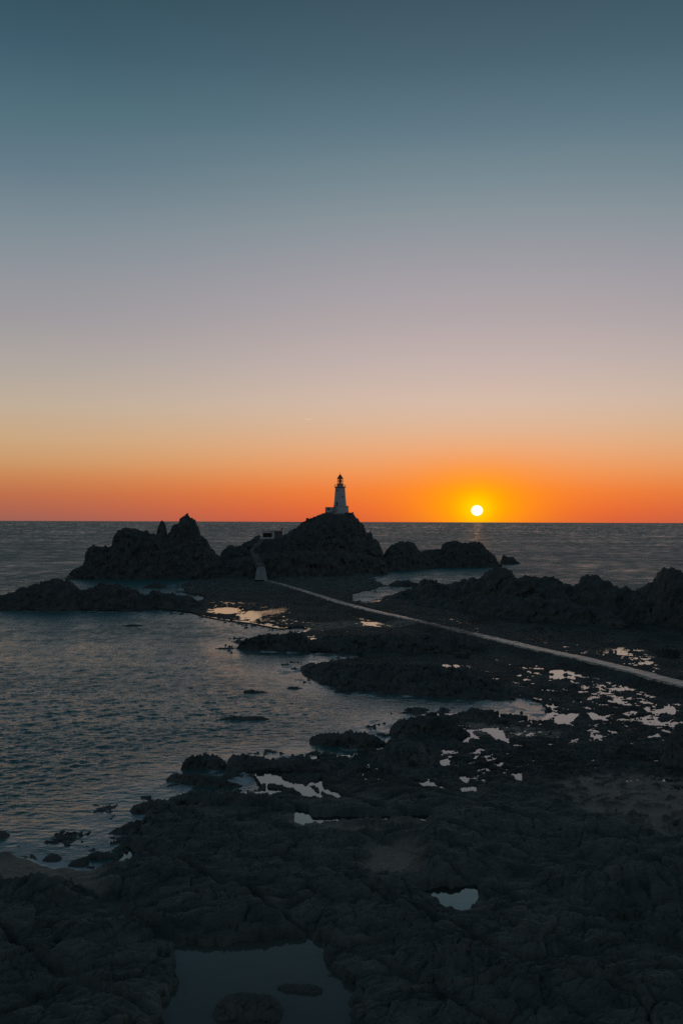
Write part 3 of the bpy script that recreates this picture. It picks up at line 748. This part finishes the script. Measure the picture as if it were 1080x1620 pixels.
# middle-distance reefs beside the causeway
outcrop('tongue_reef', 'flat tongue of black rock reaching into the bay, farthest of three', 'rock',
    [Ridge([(376, 1026), (381, 1017), (390, 1012), (402, 1008.5), (420, 1007), (440, 1005), (462, 1003), (478, 1004), (488, 1012), (496, 1024)], [(370, 1027), (400, 1030), (500, 1032)], 5, 8, 0, 2.4)], 0.24, 1.2, 61, warp=3.0, cell=2.6, jag=0.4)
outcrop('broad_reef', 'broad black reef below the middle of the causeway', 'rock',
    [Ridge([(473, 1032), (478, 1022), (490, 1012), (506, 1005), (530, 1000), (560, 997), (600, 994.5), (640, 993), (680, 992), (710, 994), (735, 1000), (760, 1012), (785, 1026)], [(470, 1033), (560, 1036), (780, 1040)], 9, 12, 0, 2.4)], 0.26, 1.0, 63, warp=3.6, cell=3.2, jag=0.4, flat=0.6)
outcrop('headland_reef', 'biggest black reef in mid shore, bordering the long shallow inlet', 'rock',
    [Ridge([(463, 1066), (474, 1058), (486, 1051), (502, 1046), (520, 1042), (540, 1040), (560, 1043), (590, 1038), (640, 1036), (690, 1038), (730, 1045), (765, 1058), (795, 1078), (812, 1096), (818, 1106)], [(460, 1068), (500, 1078), (540, 1091), (620, 1098), (700, 1106), (820, 1110)], 11, 10, 0, 2.4),
     Ridge([(484, 1078), (500, 1070), (540, 1068), (600, 1072), (680, 1078), (760, 1088), (806, 1100)], [(480, 1079), (500, 1081), (540, 1093), (620, 1099), (700, 1107), (820, 1111)], 4, 10, 0, 2.4)], 0.22, 0.9, 65, warp=3.4, cell=2.8, jag=0.4, flat=0.6)
def low_rock(name, label, sil, base, front, back, seed, rough=0.7, res=0.15, cell=1.6, mat=None, group=None, zb=-0.9, p=2.0, warp=1.4, strata=0.0, jag=0.28, squash=0.0, edge=0.25):
    if squash: b_ = base; sil = [(q[0], q[1]+(b_-q[1])*squash) for q in sil]
    return outcrop(name, label, 'rock', [Ridge(sil, base, front, back, 0, p, zb)], res, rough, seed, mat or M_BOULDER, group, warp=warp, cell=cell, strata=strata, jag=jag, edge=edge)
low_rock('ledge_rock', 'low black ledge jutting into the inlet mouth', [(487, 1176), (492, 1168), (503, 1161), (515, 1160), (530, 1160), (543, 1163), (556, 1158), (572, 1160), (590, 1165), (604, 1172), (616, 1182)], [(480, 1178), (560, 1186), (620, 1186)], 2.2, 2.6, 71)
low_rock('inlet_rock', 'dark rock at the pebbly head of the shallow inlet', [(616, 1168), (620, 1150), (634, 1141), (650, 1137), (668, 1138), (684, 1135), (705, 1138), (725, 1148), (740, 1160)], [(610, 1170), (740, 1172)], 3, 3, 73)
low_rock('hump_rock', 'large rounded black hump between inlet and foreground pools', [(575, 1248), (584, 1222), (592, 1198), (606, 1184), (624, 1175), (645, 1171), (662, 1176), (680, 1190), (696, 1210), (708, 1238), (716, 1252)], [(570, 1252), (720, 1256)], 14, 5, 75, 0.8, cell=2.0, p=1.5, warp=1.5, jag=0.25)
low_rock('oval_rock', 'oval black rock washed by the sea, end of the shore spur', [(289, 1214), (292, 1203), (302, 1197), (318, 1195), (334, 1195), (346, 1199), (356, 1206), (360, 1214)], 1219, 1.6, 1.8, 77)
low_rock('spur_rock', 'black rock with uneven top beside the oval washed rock', [(357, 1218), (360, 1204), (368, 1197), (384, 1196), (398, 1199), (412, 1197), (430, 1203), (448, 1200), (470, 1196), (490, 1199), (510, 1206), (525, 1220)], [(355, 1222), (420, 1224), (530, 1234)], 2.2, 2.4, 79)
low_rock('ribbon_rock', 'long low rock ribbon lapped by foam, nearest the bay corner', [(260, 1234), (270, 1226), (290, 1223), (312, 1222), (330, 1228), (352, 1233), (372, 1240), (385, 1247)], [(255, 1236), (300, 1244), (390, 1252)], 1.6, 1.6, 81)
low_rock('pebbly_spur', 'rough rock spur dotted with small pools beside the bay', [(256, 1272), (270, 1262), (292, 1256), (318, 1252), (340, 1256), (372, 1254), (410, 1260), (440, 1268), (460, 1284)], [(250, 1276), (460, 1296)], 2.4, 2.6, 83)
low_rock('wave_washed_rock', 'half-drowned weedy rock awash between the reef and bay corner', [(344, 1138), (356, 1131), (370, 1127), (384, 1130), (396, 1127), (412, 1128), (424, 1134), (430, 1139)], 1140, 1.0, 1.2, 85, 0.4, zb=-0.6, squash=0.45)
low_rock('wave_washed_rock', 'small half-drowned rock just left of the biggest reef', [(382, 1096), (390, 1089), (400, 1086), (408, 1089), (418, 1091), (426, 1096)], 1097, 0.9, 1.0, 87, 0.4, zb=-0.6, squash=0.45)
low_rock('wave_washed_rock', 'rounded little rock awash at the tip of the biggest reef', [(452, 1089), (458, 1084), (466, 1082), (474, 1085), (481, 1089)], 1090, 0.8, 0.9, 89, 0.4, zb=-0.6, squash=0.45)
low_rock('wave_washed_rock', 'low rock awash off the end of the flat rock tongue', [(338, 1026), (346, 1023), (356, 1022), (366, 1023), (374, 1026)], 1027, 1.0, 1.2, 91, 0.4, zb=-0.6, squash=0.45)
low_rock('wave_washed_rock', 'thin rock awash in the bay below the tapering reef', [(192, 990), (204, 986.5), (214, 986), (228, 989), (236, 991)], 991, 1.2, 1.4, 93, 0.4, 0.2, zb=-0.6, squash=0.4)
low_rock('shore_rock', 'broad weedy rock flat in the surf beside the beach', [(58, 1336), (66, 1322), (82, 1314), (104, 1309), (120, 1312), (140, 1320), (158, 1328), (168, 1338)], 1340, 2.2, 2.6, 95, 1.0, 0.1, 1.1, squash=0.5, warp=4, jag=0.15, zb=-0.5)
low_rock('shore_rock', 'weedy rock in the surf, farther from the beach', [(128, 1284), (138, 1276), (156, 1271), (176, 1272), (190, 1280), (196, 1286)], 1289, 1.8, 2.2, 97, 0.9, 0.1, 1.1, zb=-0.5, squash=0.5, warp=4, jag=0.15)
low_rock('shore_rock', 'dark rock cut by the left edge in the surf', [(-30, 1324), (-20, 1316), (-6, 1311), (6, 1311), (14, 1318), (18, 1326)], 1328, 0.9, 1.0, 99, 0.5, 0.12, squash=0.2)

low_rock('shore_rock', 'ragged rock at the bay corner where surf meets the dark shore', [(200, 1288), (212, 1274), (230, 1266), (250, 1262), (266, 1266), (280, 1276), (292, 1286)], 1291, 1.6, 1.8, 141, 0.8, 0.12, 1.3, squash=0.15, warp=2.5)
low_rock('shore_rock', 'jagged ledge of rock between the surf and big dark mound', [(166, 1322), (178, 1310), (196, 1302), (216, 1296), (236, 1296), (252, 1304), (262, 1314)], 1324, 1.5, 1.7, 143, 0.8, 0.1, 1.2, squash=0.2, warp=2.5)
low_rock('inlet_rock', 'small weedy rock standing in the pebbly shallows of the inlet', [(636, 1124), (645, 1118), (656, 1116), (668, 1118), (680, 1123)], 1125, 0.9, 1.0, 145, 0.5, 0.14, 1.2, zb=-0.6, squash=0.3)
# foreground
low_rock('rock_mound', 'huge broad dark rock mound behind the large rock pool', [(150, 1430), (158, 1396), (164, 1368), (180, 1350), (205, 1336), (228, 1322), (255, 1308), (290, 1300), (330, 1299), (380, 1302), (430, 1308), (480, 1318), (520, 1330), (556, 1338), (576, 1350), (590, 1385), (600, 1420)],
         [(140, 1480), (280, 1488), (540, 1486), (610, 1470)], 22, 7, 111, 0.8, 0.13, 3.0, p=1.15, warp=1.2, edge=1.1, strata=0.5)
low_rock('rock_slab', 'big cracked rock slab filling the bottom left corner', [(-300, 1400), (-120, 1390), (-20, 1392), (20, 1390), (45, 1386), (75, 1384), (98, 1387), (110, 1396), (128, 1404), (150, 1408), (165, 1420), (200, 1450), (240, 1490), (268, 1530), (276, 1580)],
         [(-300, 1630), (100, 1640), (280, 1640)], 20, 1.6, 113, 0.7, 0.12, 2.8, p=1.1, warp=4, edge=1.1, strata=0.6)
low_rock('rock_slab', 'wide slanting rock slab right of the small rock pool', [(790, 1480), (806, 1440), (836, 1408), (880, 1386), (940, 1376), (1000, 1372), (1060, 1368), (1130, 1362), (1220, 1372), (1320, 1400)],
         [(740, 1560), (900, 1600), (1320, 1620)], 18, 6, 115, 0.7, 0.13, 3.2, p=1.05, warp=5, strata=0.8)
low_rock('rock_slab', 'cracked low rock slab right of the large rock pool', [(580, 1610), (600, 1570), (622, 1540), (650, 1512), (700, 1498), (750, 1500), (790, 1516), (830, 1545), (860, 1590)],
         [(540, 1680), (860, 1690)], 10, 4, 117, 0.6, 0.11, 2.6, p=1.05, warp=3, edge=1.1, strata=0.8)
low_rock('shore_block', 'dark bouldery rise right of the sand patch', [(655, 1400), (672, 1384), (690, 1362), (720, 1344), (760, 1330), (800, 1322), (850, 1326), (900, 1334), (940, 1350), (980, 1372)],
         [(630, 1396), (980, 1400)], 8, 4, 119, 0.7, 0.14, 2.2, p=1.3, warp=2)
low_rock('boulder', 'smooth dark boulder on wet sand at the water line', [(68, 1360), (74, 1354), (82, 1350), (92, 1352), (98, 1358), (99, 1363)], 1364.5, 0.8, 0.8, 121, 0.12, 0.06, 1.2, warp=0.3, edge=0.06, jag=0.03, zb=-0.2)
low_rock('boulder', 'larger sloping boulder on wet sand beside the smooth one', [(106, 1371), (114, 1363), (124, 1358), (138, 1355), (140, 1366)], 1373, 0.9, 0.8, 123, 0.15, 0.06, 1.2, warp=0.3, edge=0.06, jag=0.03, zb=-0.2)
low_rock('pool_boulder', 'big round boulder rising from the large rock pool', [(338, 1602), (344, 1588), (354, 1576), (368, 1572), (400, 1571), (425, 1573), (440, 1580), (448, 1600)], [(338, 1628), (448, 1630)], 1.3, 0.9, 125, 0.25, 0.05, 1.1, warp=0.3, edge=0.06, jag=0.03, zb=-0.3)
low_rock('pool_boulder', 'flat oblong boulder in the large rock pool', [(430, 1570), (440, 1560), (452, 1556), (475, 1557), (500, 1558), (510, 1564), (512, 1574)], [(430, 1578), (512, 1584)], 0.6, 0.6, 127, 0.15, 0.05, 0.9, warp=0.3, edge=0.06, jag=0.03, zb=-0.3)
low_rock('pool_boulder', 'small sunken stone at the left side of the large pool', [(288, 1606), (296, 1600), (310, 1598), (320, 1601), (322, 1608)], 1610, 0.4, 0.4, 129, 0.1, 0.04, 0.7, warp=0.3, edge=0.06, jag=0.03, zb=-0.1)
low_rock('pool_boulder', 'little dark stone at the right rim of the large pool', [(508, 1556), (514, 1544), (522, 1541), (530, 1546), (532, 1554)], 1557, 0.5, 0.5, 131, 0.12, 0.05, 0.7, warp=0.3, edge=0.06, jag=0.03, zb=-0.1)
low_rock('round_boulder', 'round boulder on the sandy ground by the right edge, left of three', [(1000, 1312), (1004, 1302), (1012, 1298), (1020, 1303), (1023, 1312)], 1313, 0.5, 0.5, 133, 0.12, 0.06, 0.8, warp=0.3, edge=0.06, jag=0.03, zb=0.2, group='round boulders on sandy ground')
low_rock('round_boulder', 'low middle boulder of three on the sandy ground', [(1028, 1313), (1033, 1306), (1042, 1304), (1050, 1309), (1052, 1314)], 1315, 0.5, 0.5, 135, 0.12, 0.06, 0.8, warp=0.3, edge=0.06, jag=0.03, zb=0.2, group='round boulders on sandy ground')
low_rock('round_boulder', 'rightmost and broadest of three boulders on sandy ground', [(1054, 1314), (1058, 1303), (1068, 1298), (1078, 1302), (1084, 1314)], 1316, 0.6, 0.6, 137, 0.12, 0.06, 0.8, warp=0.3, edge=0.06, jag=0.03, zb=0.2, group='round boulders on sandy ground')
low_rock('upright_rock', 'upright dark rock at the right edge above the sandy ground', [(1040, 1222), (1050, 1190), (1058, 1160), (1066, 1152), (1080, 1155), (1096, 1170), (1110, 1215)], 1224, 2.4, 2.4, 139, 0.5, 0.12, 1.8)

# ------------------------------------------------------------------ causeway, slipway, track
def ribbon(name, P, w, z_fn, mat, thick=0.5, step=1.0, nw=7, wob=0.0, weed=None):
    P = resample(P, step)
    T = np.gradient(P[:, :2], axis=0); T /= np.linalg.norm(T, axis=1)[:, None]
    Nn = np.stack([-T[:, 1], T[:, 0]], -1)
    vs = []
    us = np.linspace(-1, 1, nw)
    ww = np.interp(np.linspace(0, 1, len(P)), np.linspace(0, 1, len(w)), w) if isinstance(w, (list, tuple)) else np.full(len(P), w)
    for k in range(len(P)):
        row = []
        e1 = 1+wob*perlin(np.array(k*step*0.16), np.array(3.3), 9); e2 = 1+wob*perlin(np.array(k*step*0.16), np.array(8.1), 12)
        for u in us:
            q = P[k, :2]+Nn[k]*u*ww[k]/2*(e1 if u < 0 else e2)
            row.append((q[0], q[1], z_fn(q[0], q[1], P[k, 2])))
        a, b = row[0], row[-1]
        row = [(a[0], a[1], a[2]-thick)]+row+[(b[0], b[1], b[2]-thick)]
        vs.append(row)
    V = np.array(vs).reshape(-1, 3)
    S = np.arange(len(P))*step
    at = {'along': np.repeat(S, nw+2)}
    if weed is not None: at['weed'] = np.repeat(np.interp(np.hypot(P[:, 0], P[:, 1]), *weed), nw+2)
    return mesh_obj(name, V, grid_faces(len(P), nw+2), mat, attrs=at)
def causeway_material():
    m, N, L, p = new_mat('wet_causeway_concrete')
    f = noise_node(N, L, 0.5, 5)
    al = N.new('ShaderNodeAttribute'); al.attribute_name = 'along'
    n1 = N.new('ShaderNodeTexNoise'); n1.noise_dimensions = '1D'; n1.inputs['Scale'].default_value = 0.55; n1.inputs['Detail'].default_value = 4
    L.new(al.outputs['Fac'], n1.inputs['W'])
    av = N.new('ShaderNodeMath'); av.operation = 'ADD'; L.new(f, av.inputs[0]); L.new(n1.outputs['Fac'], av.inputs[1])
    hf = N.new('ShaderNodeMath'); hf.operation = 'MULTIPLY'; hf.inputs[1].default_value = 0.5; L.new(av.outputs[0], hf.inputs[0])
    # bay joints every four metres
    md = N.new('ShaderNodeMath'); md.operation = 'PINGPONG'; md.inputs[1].default_value = 2.0; L.new(al.outputs['Fac'], md.inputs[0])
    jt = N.new('ShaderNodeMath'); jt.operation = 'LESS_THAN'; jt.inputs[1].default_value = 0.09; L.new(md.outputs[0], jt.inputs[0])
    cr = N.new('ShaderNodeValToRGB'); cr.color_ramp.elements[0].position = 0.40; cr.color_ramp.elements[1].position = 0.62
    cr.color_ramp.elements[0].color = (0.11, 0.096, 0.08, 1); cr.color_ramp.elements[1].color = (0.60, 0.51, 0.41, 1)
    L.new(hf.outputs[0], cr.inputs[0])
    we = N.new('ShaderNodeAttribute'); we.attribute_name = 'weed'
    fn = noise_node(N, L, 0.9, 4)
    ws = N.new('ShaderNodeMath'); ws.operation = 'ADD'; L.new(we.outputs['Fac'], ws.inputs[0]); L.new(fn, ws.inputs[1])
    wr = N.new('ShaderNodeMapRange'); L.new(ws.outputs[0], wr.inputs[0]); wr.inputs[1].default_value = 0.75; wr.inputs[2].default_value = 1.15
    mx = N.new('ShaderNodeMix'); mx.data_type = 'RGBA'; L.new(wr.outputs[0], mx.inputs[0]); L.new(cr.outputs[0], mx.inputs[6]); mx.inputs[7].default_value = (0.075, 0.075, 0.068, 1)
    mj = N.new('ShaderNodeMix'); mj.data_type = 'RGBA'; L.new(jt.outputs[0], mj.inputs[0]); L.new(mx.outputs[2], mj.inputs[6]); mj.inputs[7].default_value = (0.05, 0.05, 0.045, 1)
    L.new(mj.outputs[2], p.inputs['Base Color'])
    rr = N.new('ShaderNodeMapRange'); L.new(wr.outputs[0], rr.inputs[0]); rr.inputs[3].default_value = 0.34; rr.inputs[4].default_value = 0.85
    L.new(rr.outputs[0], p.inputs['Roughness'])
    p.inputs['Specular IOR Level'].default_value = 0.35
    b = N.new('ShaderNodeBump'); b.inputs['Strength'].default_value = 0.5; b.inputs['Distance'].default_value = 0.05
    L.new(noise_node(N, L, 2.5, 4), b.inputs['Height']); L.new(b.outputs[0], p.inputs['Normal'])
    return m
M_CAUSE = causeway_material()
cw = ribbon('causeway', CAUSE, [1.7, 2.1, 2.4, 2.7, 3.2, 3.6, 3.8], lambda x, y, z: z+0.05*float(perlin(np.array(x*0.5), np.array(y*0.5), 5)), M_CAUSE, 1.2, 0.4, 7, 0.3, ([150, 190, 225, 240, 260, 275, 300, 340, 420, 460], [0.0, 0.05, 0.18, 0.5, 0.55, 0.25, 0.2, 0.3, 0.42, 0.5]))
tag(cw, kind='structure')
# slipway slab at the foot of the rock, then the track climbing to the cabin
def hill_hit(px, py):
    r = ray(px, py)
    for d in np.arange(436, 545, 0.25):
        p = np.array([0, 0, H])+r*(d/r[1])
        if p[2] <= max(sample(HILL, p[0], p[1]), 0.3): return p
    return np.array([0, 0, H])+r*(500/r[1])
sl0 = at_z(413, 917.5, 1.75); sl1 = at_d(413, 895.5, 474.0)
sw = ribbon('slipway', [tuple(sl0), tuple(sl0*0.5+sl1*0.5), tuple(sl1)], [5.4, 4.8, 3.6], lambda x, y, z: z, mat_simple('pale_slip_concrete', (0.20, 0.198, 0.195), 0.6, 0.15, 0.5, bump=0.2), 6.0, 0.7, 3)
tag(sw, 'pale concrete slipway between the causeway and the climbing track', 'slipway')
trk = [hill_hit(px, py) for px, py in ((412, 896), (409, 890), (405, 884), (401, 877), (399, 871), (402, 866), (408, 861), (414, 856), (420, 853))]
trk = [sl1]+[t for t in trk[1:]]
tr = ribbon('track', trk, [4.4, 2.8, 2.2, 1.8, 1.6], lambda x, y, z: max(z, sample(HILL, x, y)+0.0)+0.25, mat_simple('track_concrete', (0.125, 0.124, 0.122), 0.7, 0.2, 0.6), 2.0, 0.6, 5)
tag(tr, kind='structure')

# ------------------------------------------------------------------ lighthouse
def make_lighthouse():
    D = 521.0
    u = D/F                                   # metres per photo pixel at the tower
    base = at_d(537.7, 811.2, D)
    Z = lambda py: (811.2-py)*u
    X = lambda px: (px-537.7)*u
    root = empty('lighthouse', tuple(base), 'white stone lighthouse with gallery and domed lantern on the high rock', 'lighthouse')
    prof = [(10.6*u, 802.6), (10.0*u, 799), (9.4*u, 794), (8.85*u, 788), (8.35*u, 781), (7.9*u, 775), (7.75*u, 772.4)]
    t = MB(); t.lathe([(r, Z(y)) for r, y in prof], 48); tw = t.build('tower', M_WHITE, root, True)
    g = MB(); g.lathe([(7.4*u, Z(772.3)), (8.2*u, Z(771.6)), (9.2*u, Z(770.9)), (9.2*u, Z(769.9)), (5.2*u, Z(769.8))], 48); gal = g.build('gallery', M_WHITE2, root)
    r = MB()
    for k in range(24):
        a = 2*math.pi*k/24; c, s = math.cos(a)*8.8*u, math.sin(a)*8.8*u
        r.tube((c, s, Z(769.9)), (c, s, Z(769.9)+1.05), 0.035, 6)
        b = 2*math.pi*(k+1)/24
        for hh in (0.55, 1.05): r.tube((c, s, Z(769.9)+hh), (math.cos(b)*8.8*u, math.sin(b)*8.8*u, Z(769.9)+hh), 0.03, 6)
    r.build('railing', M_DARK, gal)
    mu = MB(); mu.lathe([(5.0*u, Z(769.9)), (4.9*u, Z(765.6)), (4.6*u, Z(765.4))], 32); mu.build('lantern_base', M_WHITE2, root)
    # lantern: open glazing with mullions, the optic inside
    lr = MB()
    for k in range(12):
        a = 2*math.pi*(k+0.5)/12; c, s = math.cos(a)*4.55*u, math.sin(a)*4.55*u
        lr.tube((c, s, Z(765.5)), (c, s, Z(757.2)), 0.075, 6)
    for zz in (765.3, 761.4, 757.4): lr.lathe([(4.45*u, Z(zz)), (4.7*u, Z(zz)), (4.7*u, Z(zz)+0.12), (4.45*u, Z(zz)+0.12)], 32, cap=False)
    lan = lr.build('lantern_frame', M_DARK, root)
    gm, N, L, p = new_mat('lantern_glass')
    p.inputs['Base Color'].default_value = (0.95, 0.97, 1, 1); p.inputs['Roughness'].default_value = 0.02
    tr_ = N.new('ShaderNodeBsdfTransparent'); tr_.inputs[0].default_value = (0.93, 0.93, 0.93, 1)
    ms = N.new('ShaderNodeMixShader'); ms.inputs[0].default_value = 0.12
    L.new(tr_.outputs[0], ms.inputs[1]); L.new(p.outputs[0], ms.inputs[2]); L.new(ms.outputs[0], N['Material Output'].inputs[0])
    gl = MB(); gl.lathe([(4.4*u, Z(765.4)), (4.4*u, Z(757.4))], 32, cap=False); gl.build('glazing', gm, lan, True)
    op = MB(); op.lathe([(0.8*u, Z(765.4)), (1.0*u, Z(764)), (1.9*u, Z(763)), (2.1*u, Z(761)), (1.9*u, Z(758.8)), (1.0*u, Z(757.6))], 24); op.build('optic', M_DARK, root, True)
    dm = MB(); dm.lathe([(4.9*u, Z(757.5)), (4.95*u, Z(757.0)), (4.6*u, Z(756.2)), (3.9*u, Z(755.0)), (3.0*u, Z(753.9)), (2.2*u, Z(753.2)), (2.2*u, Z(752.4)), (1.9*u, Z(751.6)), (1.0*u, Z(751.0)), (0.2*u, Z(750.8))], 32)
    d = dm.build('dome', M_DOME, root, True)
    fn = MB(); fn.tube((0, 0, Z(751)), (0, 0, Z(746.6)), 0.06, 8); fn.lathe([(0.05, Z(750.2)), (0.22, Z(749.9)), (0.05, Z(749.5))], 12); fn.build('finial', M_DARK, d)
    # round podium and the low yard walls
    pb = MB(); pb.lathe([(13.9*u, Z(813.5)), (13.7*u, Z(810.5)), (13.1*u, Z(803.6)), (12.7*u, Z(802.6))], 48); pb.build('podium', M_WHITE, root, True)
    yw = MB()
    yw.box((X(521.0), -1.2, Z(807)), (13.0*u, 5.0, 7.6*u)); yw.box((X(515.6), -1.2, Z(806.5)), (1.2*u, 5.2, 8.6*u))
    yard = yw.build('yard_building', M_WHITE, root)
    cp = MB(); cp.box((X(521.4), -1.2, Z(802.9)), (13.6*u, 5.5, 0.8*u)); cp.build('parapet', M_WHITE2, yard)
    wn = MB(); wn.box((X(519.8), -3.72, Z(805.6)), (3.6*u, 0.12, 2.6*u)); wn.build('window', M_VOID, yard)
    rb = MB(); rb.box((X(549.6), 0.5, Z(801.9)), (3.0*u, 2.5, 3.0*u)); rb.build('store_block', M_WHITE2, root)
    # stair up the podium to the tower door
    st = MB()
    n = 9
    for k in range(n):
        f0 = k/(n-1)
        st.box((X(526.2+4.9*f0), -4.35-0.1*f0, Z(807.5-2.9*f0)-0.02*k), (0.75*u, 0.9, (3.0+5.6*f0)*u))
    st.build('stair', M_WHITE2, root)
    dr = MB(); dr.box((X(532.4), -2.78, Z(797.6)), (1.7*u, 0.7, 7.2*u)); dr.build('door', M_DARK, root)
    for px, py, yy in ((533.6, 776.0, -2.32), (541.6, 786.0, -2.62)):
        w_ = MB(); w_.box((X(px), yy, Z(py)), (1.5*u, 0.5, 2.2*u)); w_.build('tower_window', M_VOID, root)
    return root
make_lighthouse()
fp = at_d(553.6, 811.6, 520.0)
pl = MB(); pl.box((0, 0, 0), (4.2, 6, 0.9), 0, 0.05); pl.box((1.75, -2.6, 0.55), (0.5, 0.5, 0.5))
o = pl.build('terrace_wall', mat_simple('dark_masonry', (0.07, 0.068, 0.066), 0.8, 0.2, 0.6), None); o.location = tuple(fp+np.array([-0.3, 0, -0.25]))
tag(o, 'dark low terrace wall just right of the lighthouse podium', 'wall')

# white cabin with a wide dark opening below the lighthouse
def make_cabin():
    D = 503.0; u = D/F
    b = at_d(425.0, 852.0, D)
    root = empty('cabin', tuple(b), 'flat-roofed white cabin with wide dark opening on the rock shoulder', 'cabin')
    X = lambda px: (px-425)*u
    Z = lambda py: (852-py)*u
    w = MB()
    w.box((X(432.3), 1.5, Z(845.8)), (4.0*u, 4.4, 12.2*u))          # pier right of the opening
    w.box((X(415.4), 1.5, Z(845.8)), (1.4*u, 4.4, 12.2*u))
    w.box((X(423.0), 1.5, Z(842.0)), (13.6*u, 4.4, 2.6*u))          # lintel
    w.box((X(422.0), -0.2, Z(851.2)), (22*u, 3.4, 2.6*u))           # sill wall
    w.build('wall', M_WHITE, root)
    v = MB(); v.box((X(422.9), 2.2, Z(846.6)), (13.5*u, 2.6, 6.6*u)); v.build('opening', M_VOID, root)  # solid dark block in place of the shaded inside of the cabin
    w2 = MB(); w2.box((X(440.2), 2.2, Z(846.0)), (11.6*u, 4.0, 11.5*u)); w2.build('side_wing', mat_simple('cabin_wing_grey', (0.12, 0.125, 0.13), 0.7, 0.2, 0.6), root)  # wing coloured a darker grey than the other cabin walls
    rf = MB(); rf.box((X(430.6), 1.6, Z(839.3)), (31.5*u, 5.4, 1.2*u), 0, 0.05); r_ = rf.build('roof', M_WHITE, root)
    ch = MB(); ch.box((X(445.4), 2.2, Z(837.4)), (1.7*u, 0.6, 4.6*u)); ch.build('chimney', M_DARK, r_)
    return root
make_cabin()
wp = at_d(488.6, 824.5, 516)
wl = MB(); wl.box((0, 0, 0.4), (3.0, 1.2, 1.9), 0.1, 0.08); wl.box((-0.9, 0.1, 1.4), (1.1, 1.1, 0.5), 0.1, 0.05); wl.box((1.05, 0, 1.45), (0.7, 0.9, 0.4), 0.2, 0.05)
o = wl.build('stone_hut', mat_simple('hut_stone', (0.06, 0.058, 0.056), 0.85, 0.25, 0.8), None); o.location = tuple(wp)
tag(o, 'tiny ruined stone hut on the slope left of the lighthouse', 'hut')

# ------------------------------------------------------------------ the short contrail
def contrail():
    m, N, L, p = new_mat('contrail_vapour')
    t = N.new('ShaderNodeBsdfTransparent'); d = N.new('ShaderNodeBsdfTranslucent'); d.inputs[0].default_value = (0.5, 0.5, 0.5, 1)
    a = N.new('ShaderNodeAddShader'); L.new(t.outputs[0], a.inputs[0]); L.new(d.outputs[0], a.inputs[1]); L.new(a.outputs[0], N['Material Output'].inputs[0])
    P = [at_d(px, py, 30000.0) for px, py in ((481, 664.3), (484, 663.8), (487.5, 663.2), (491, 662.6), (494, 662.0))]
    rs = [1, 7, 8, 5, 1]
    c = P[2]; b = MB(); rings = []
    for q, r in zip(P, rs):
        rings.append([b.b.verts.new(tuple(q-c+np.array([0, r*math.cos(k*math.pi/5), r*math.sin(k*math.pi/5)]))) for k in range(10)])
    for A, B in zip(rings, rings[1:]):
        for k in range(10): b.b.faces.new((A[k], A[(k+1) % 10], B[(k+1) % 10], B[k]))
    o = b.build('contrail', m, None, True); o.location = tuple(c)
    tag(o, 'short faint contrail high in the evening sky above the lighthouse', 'contrail')
contrail()
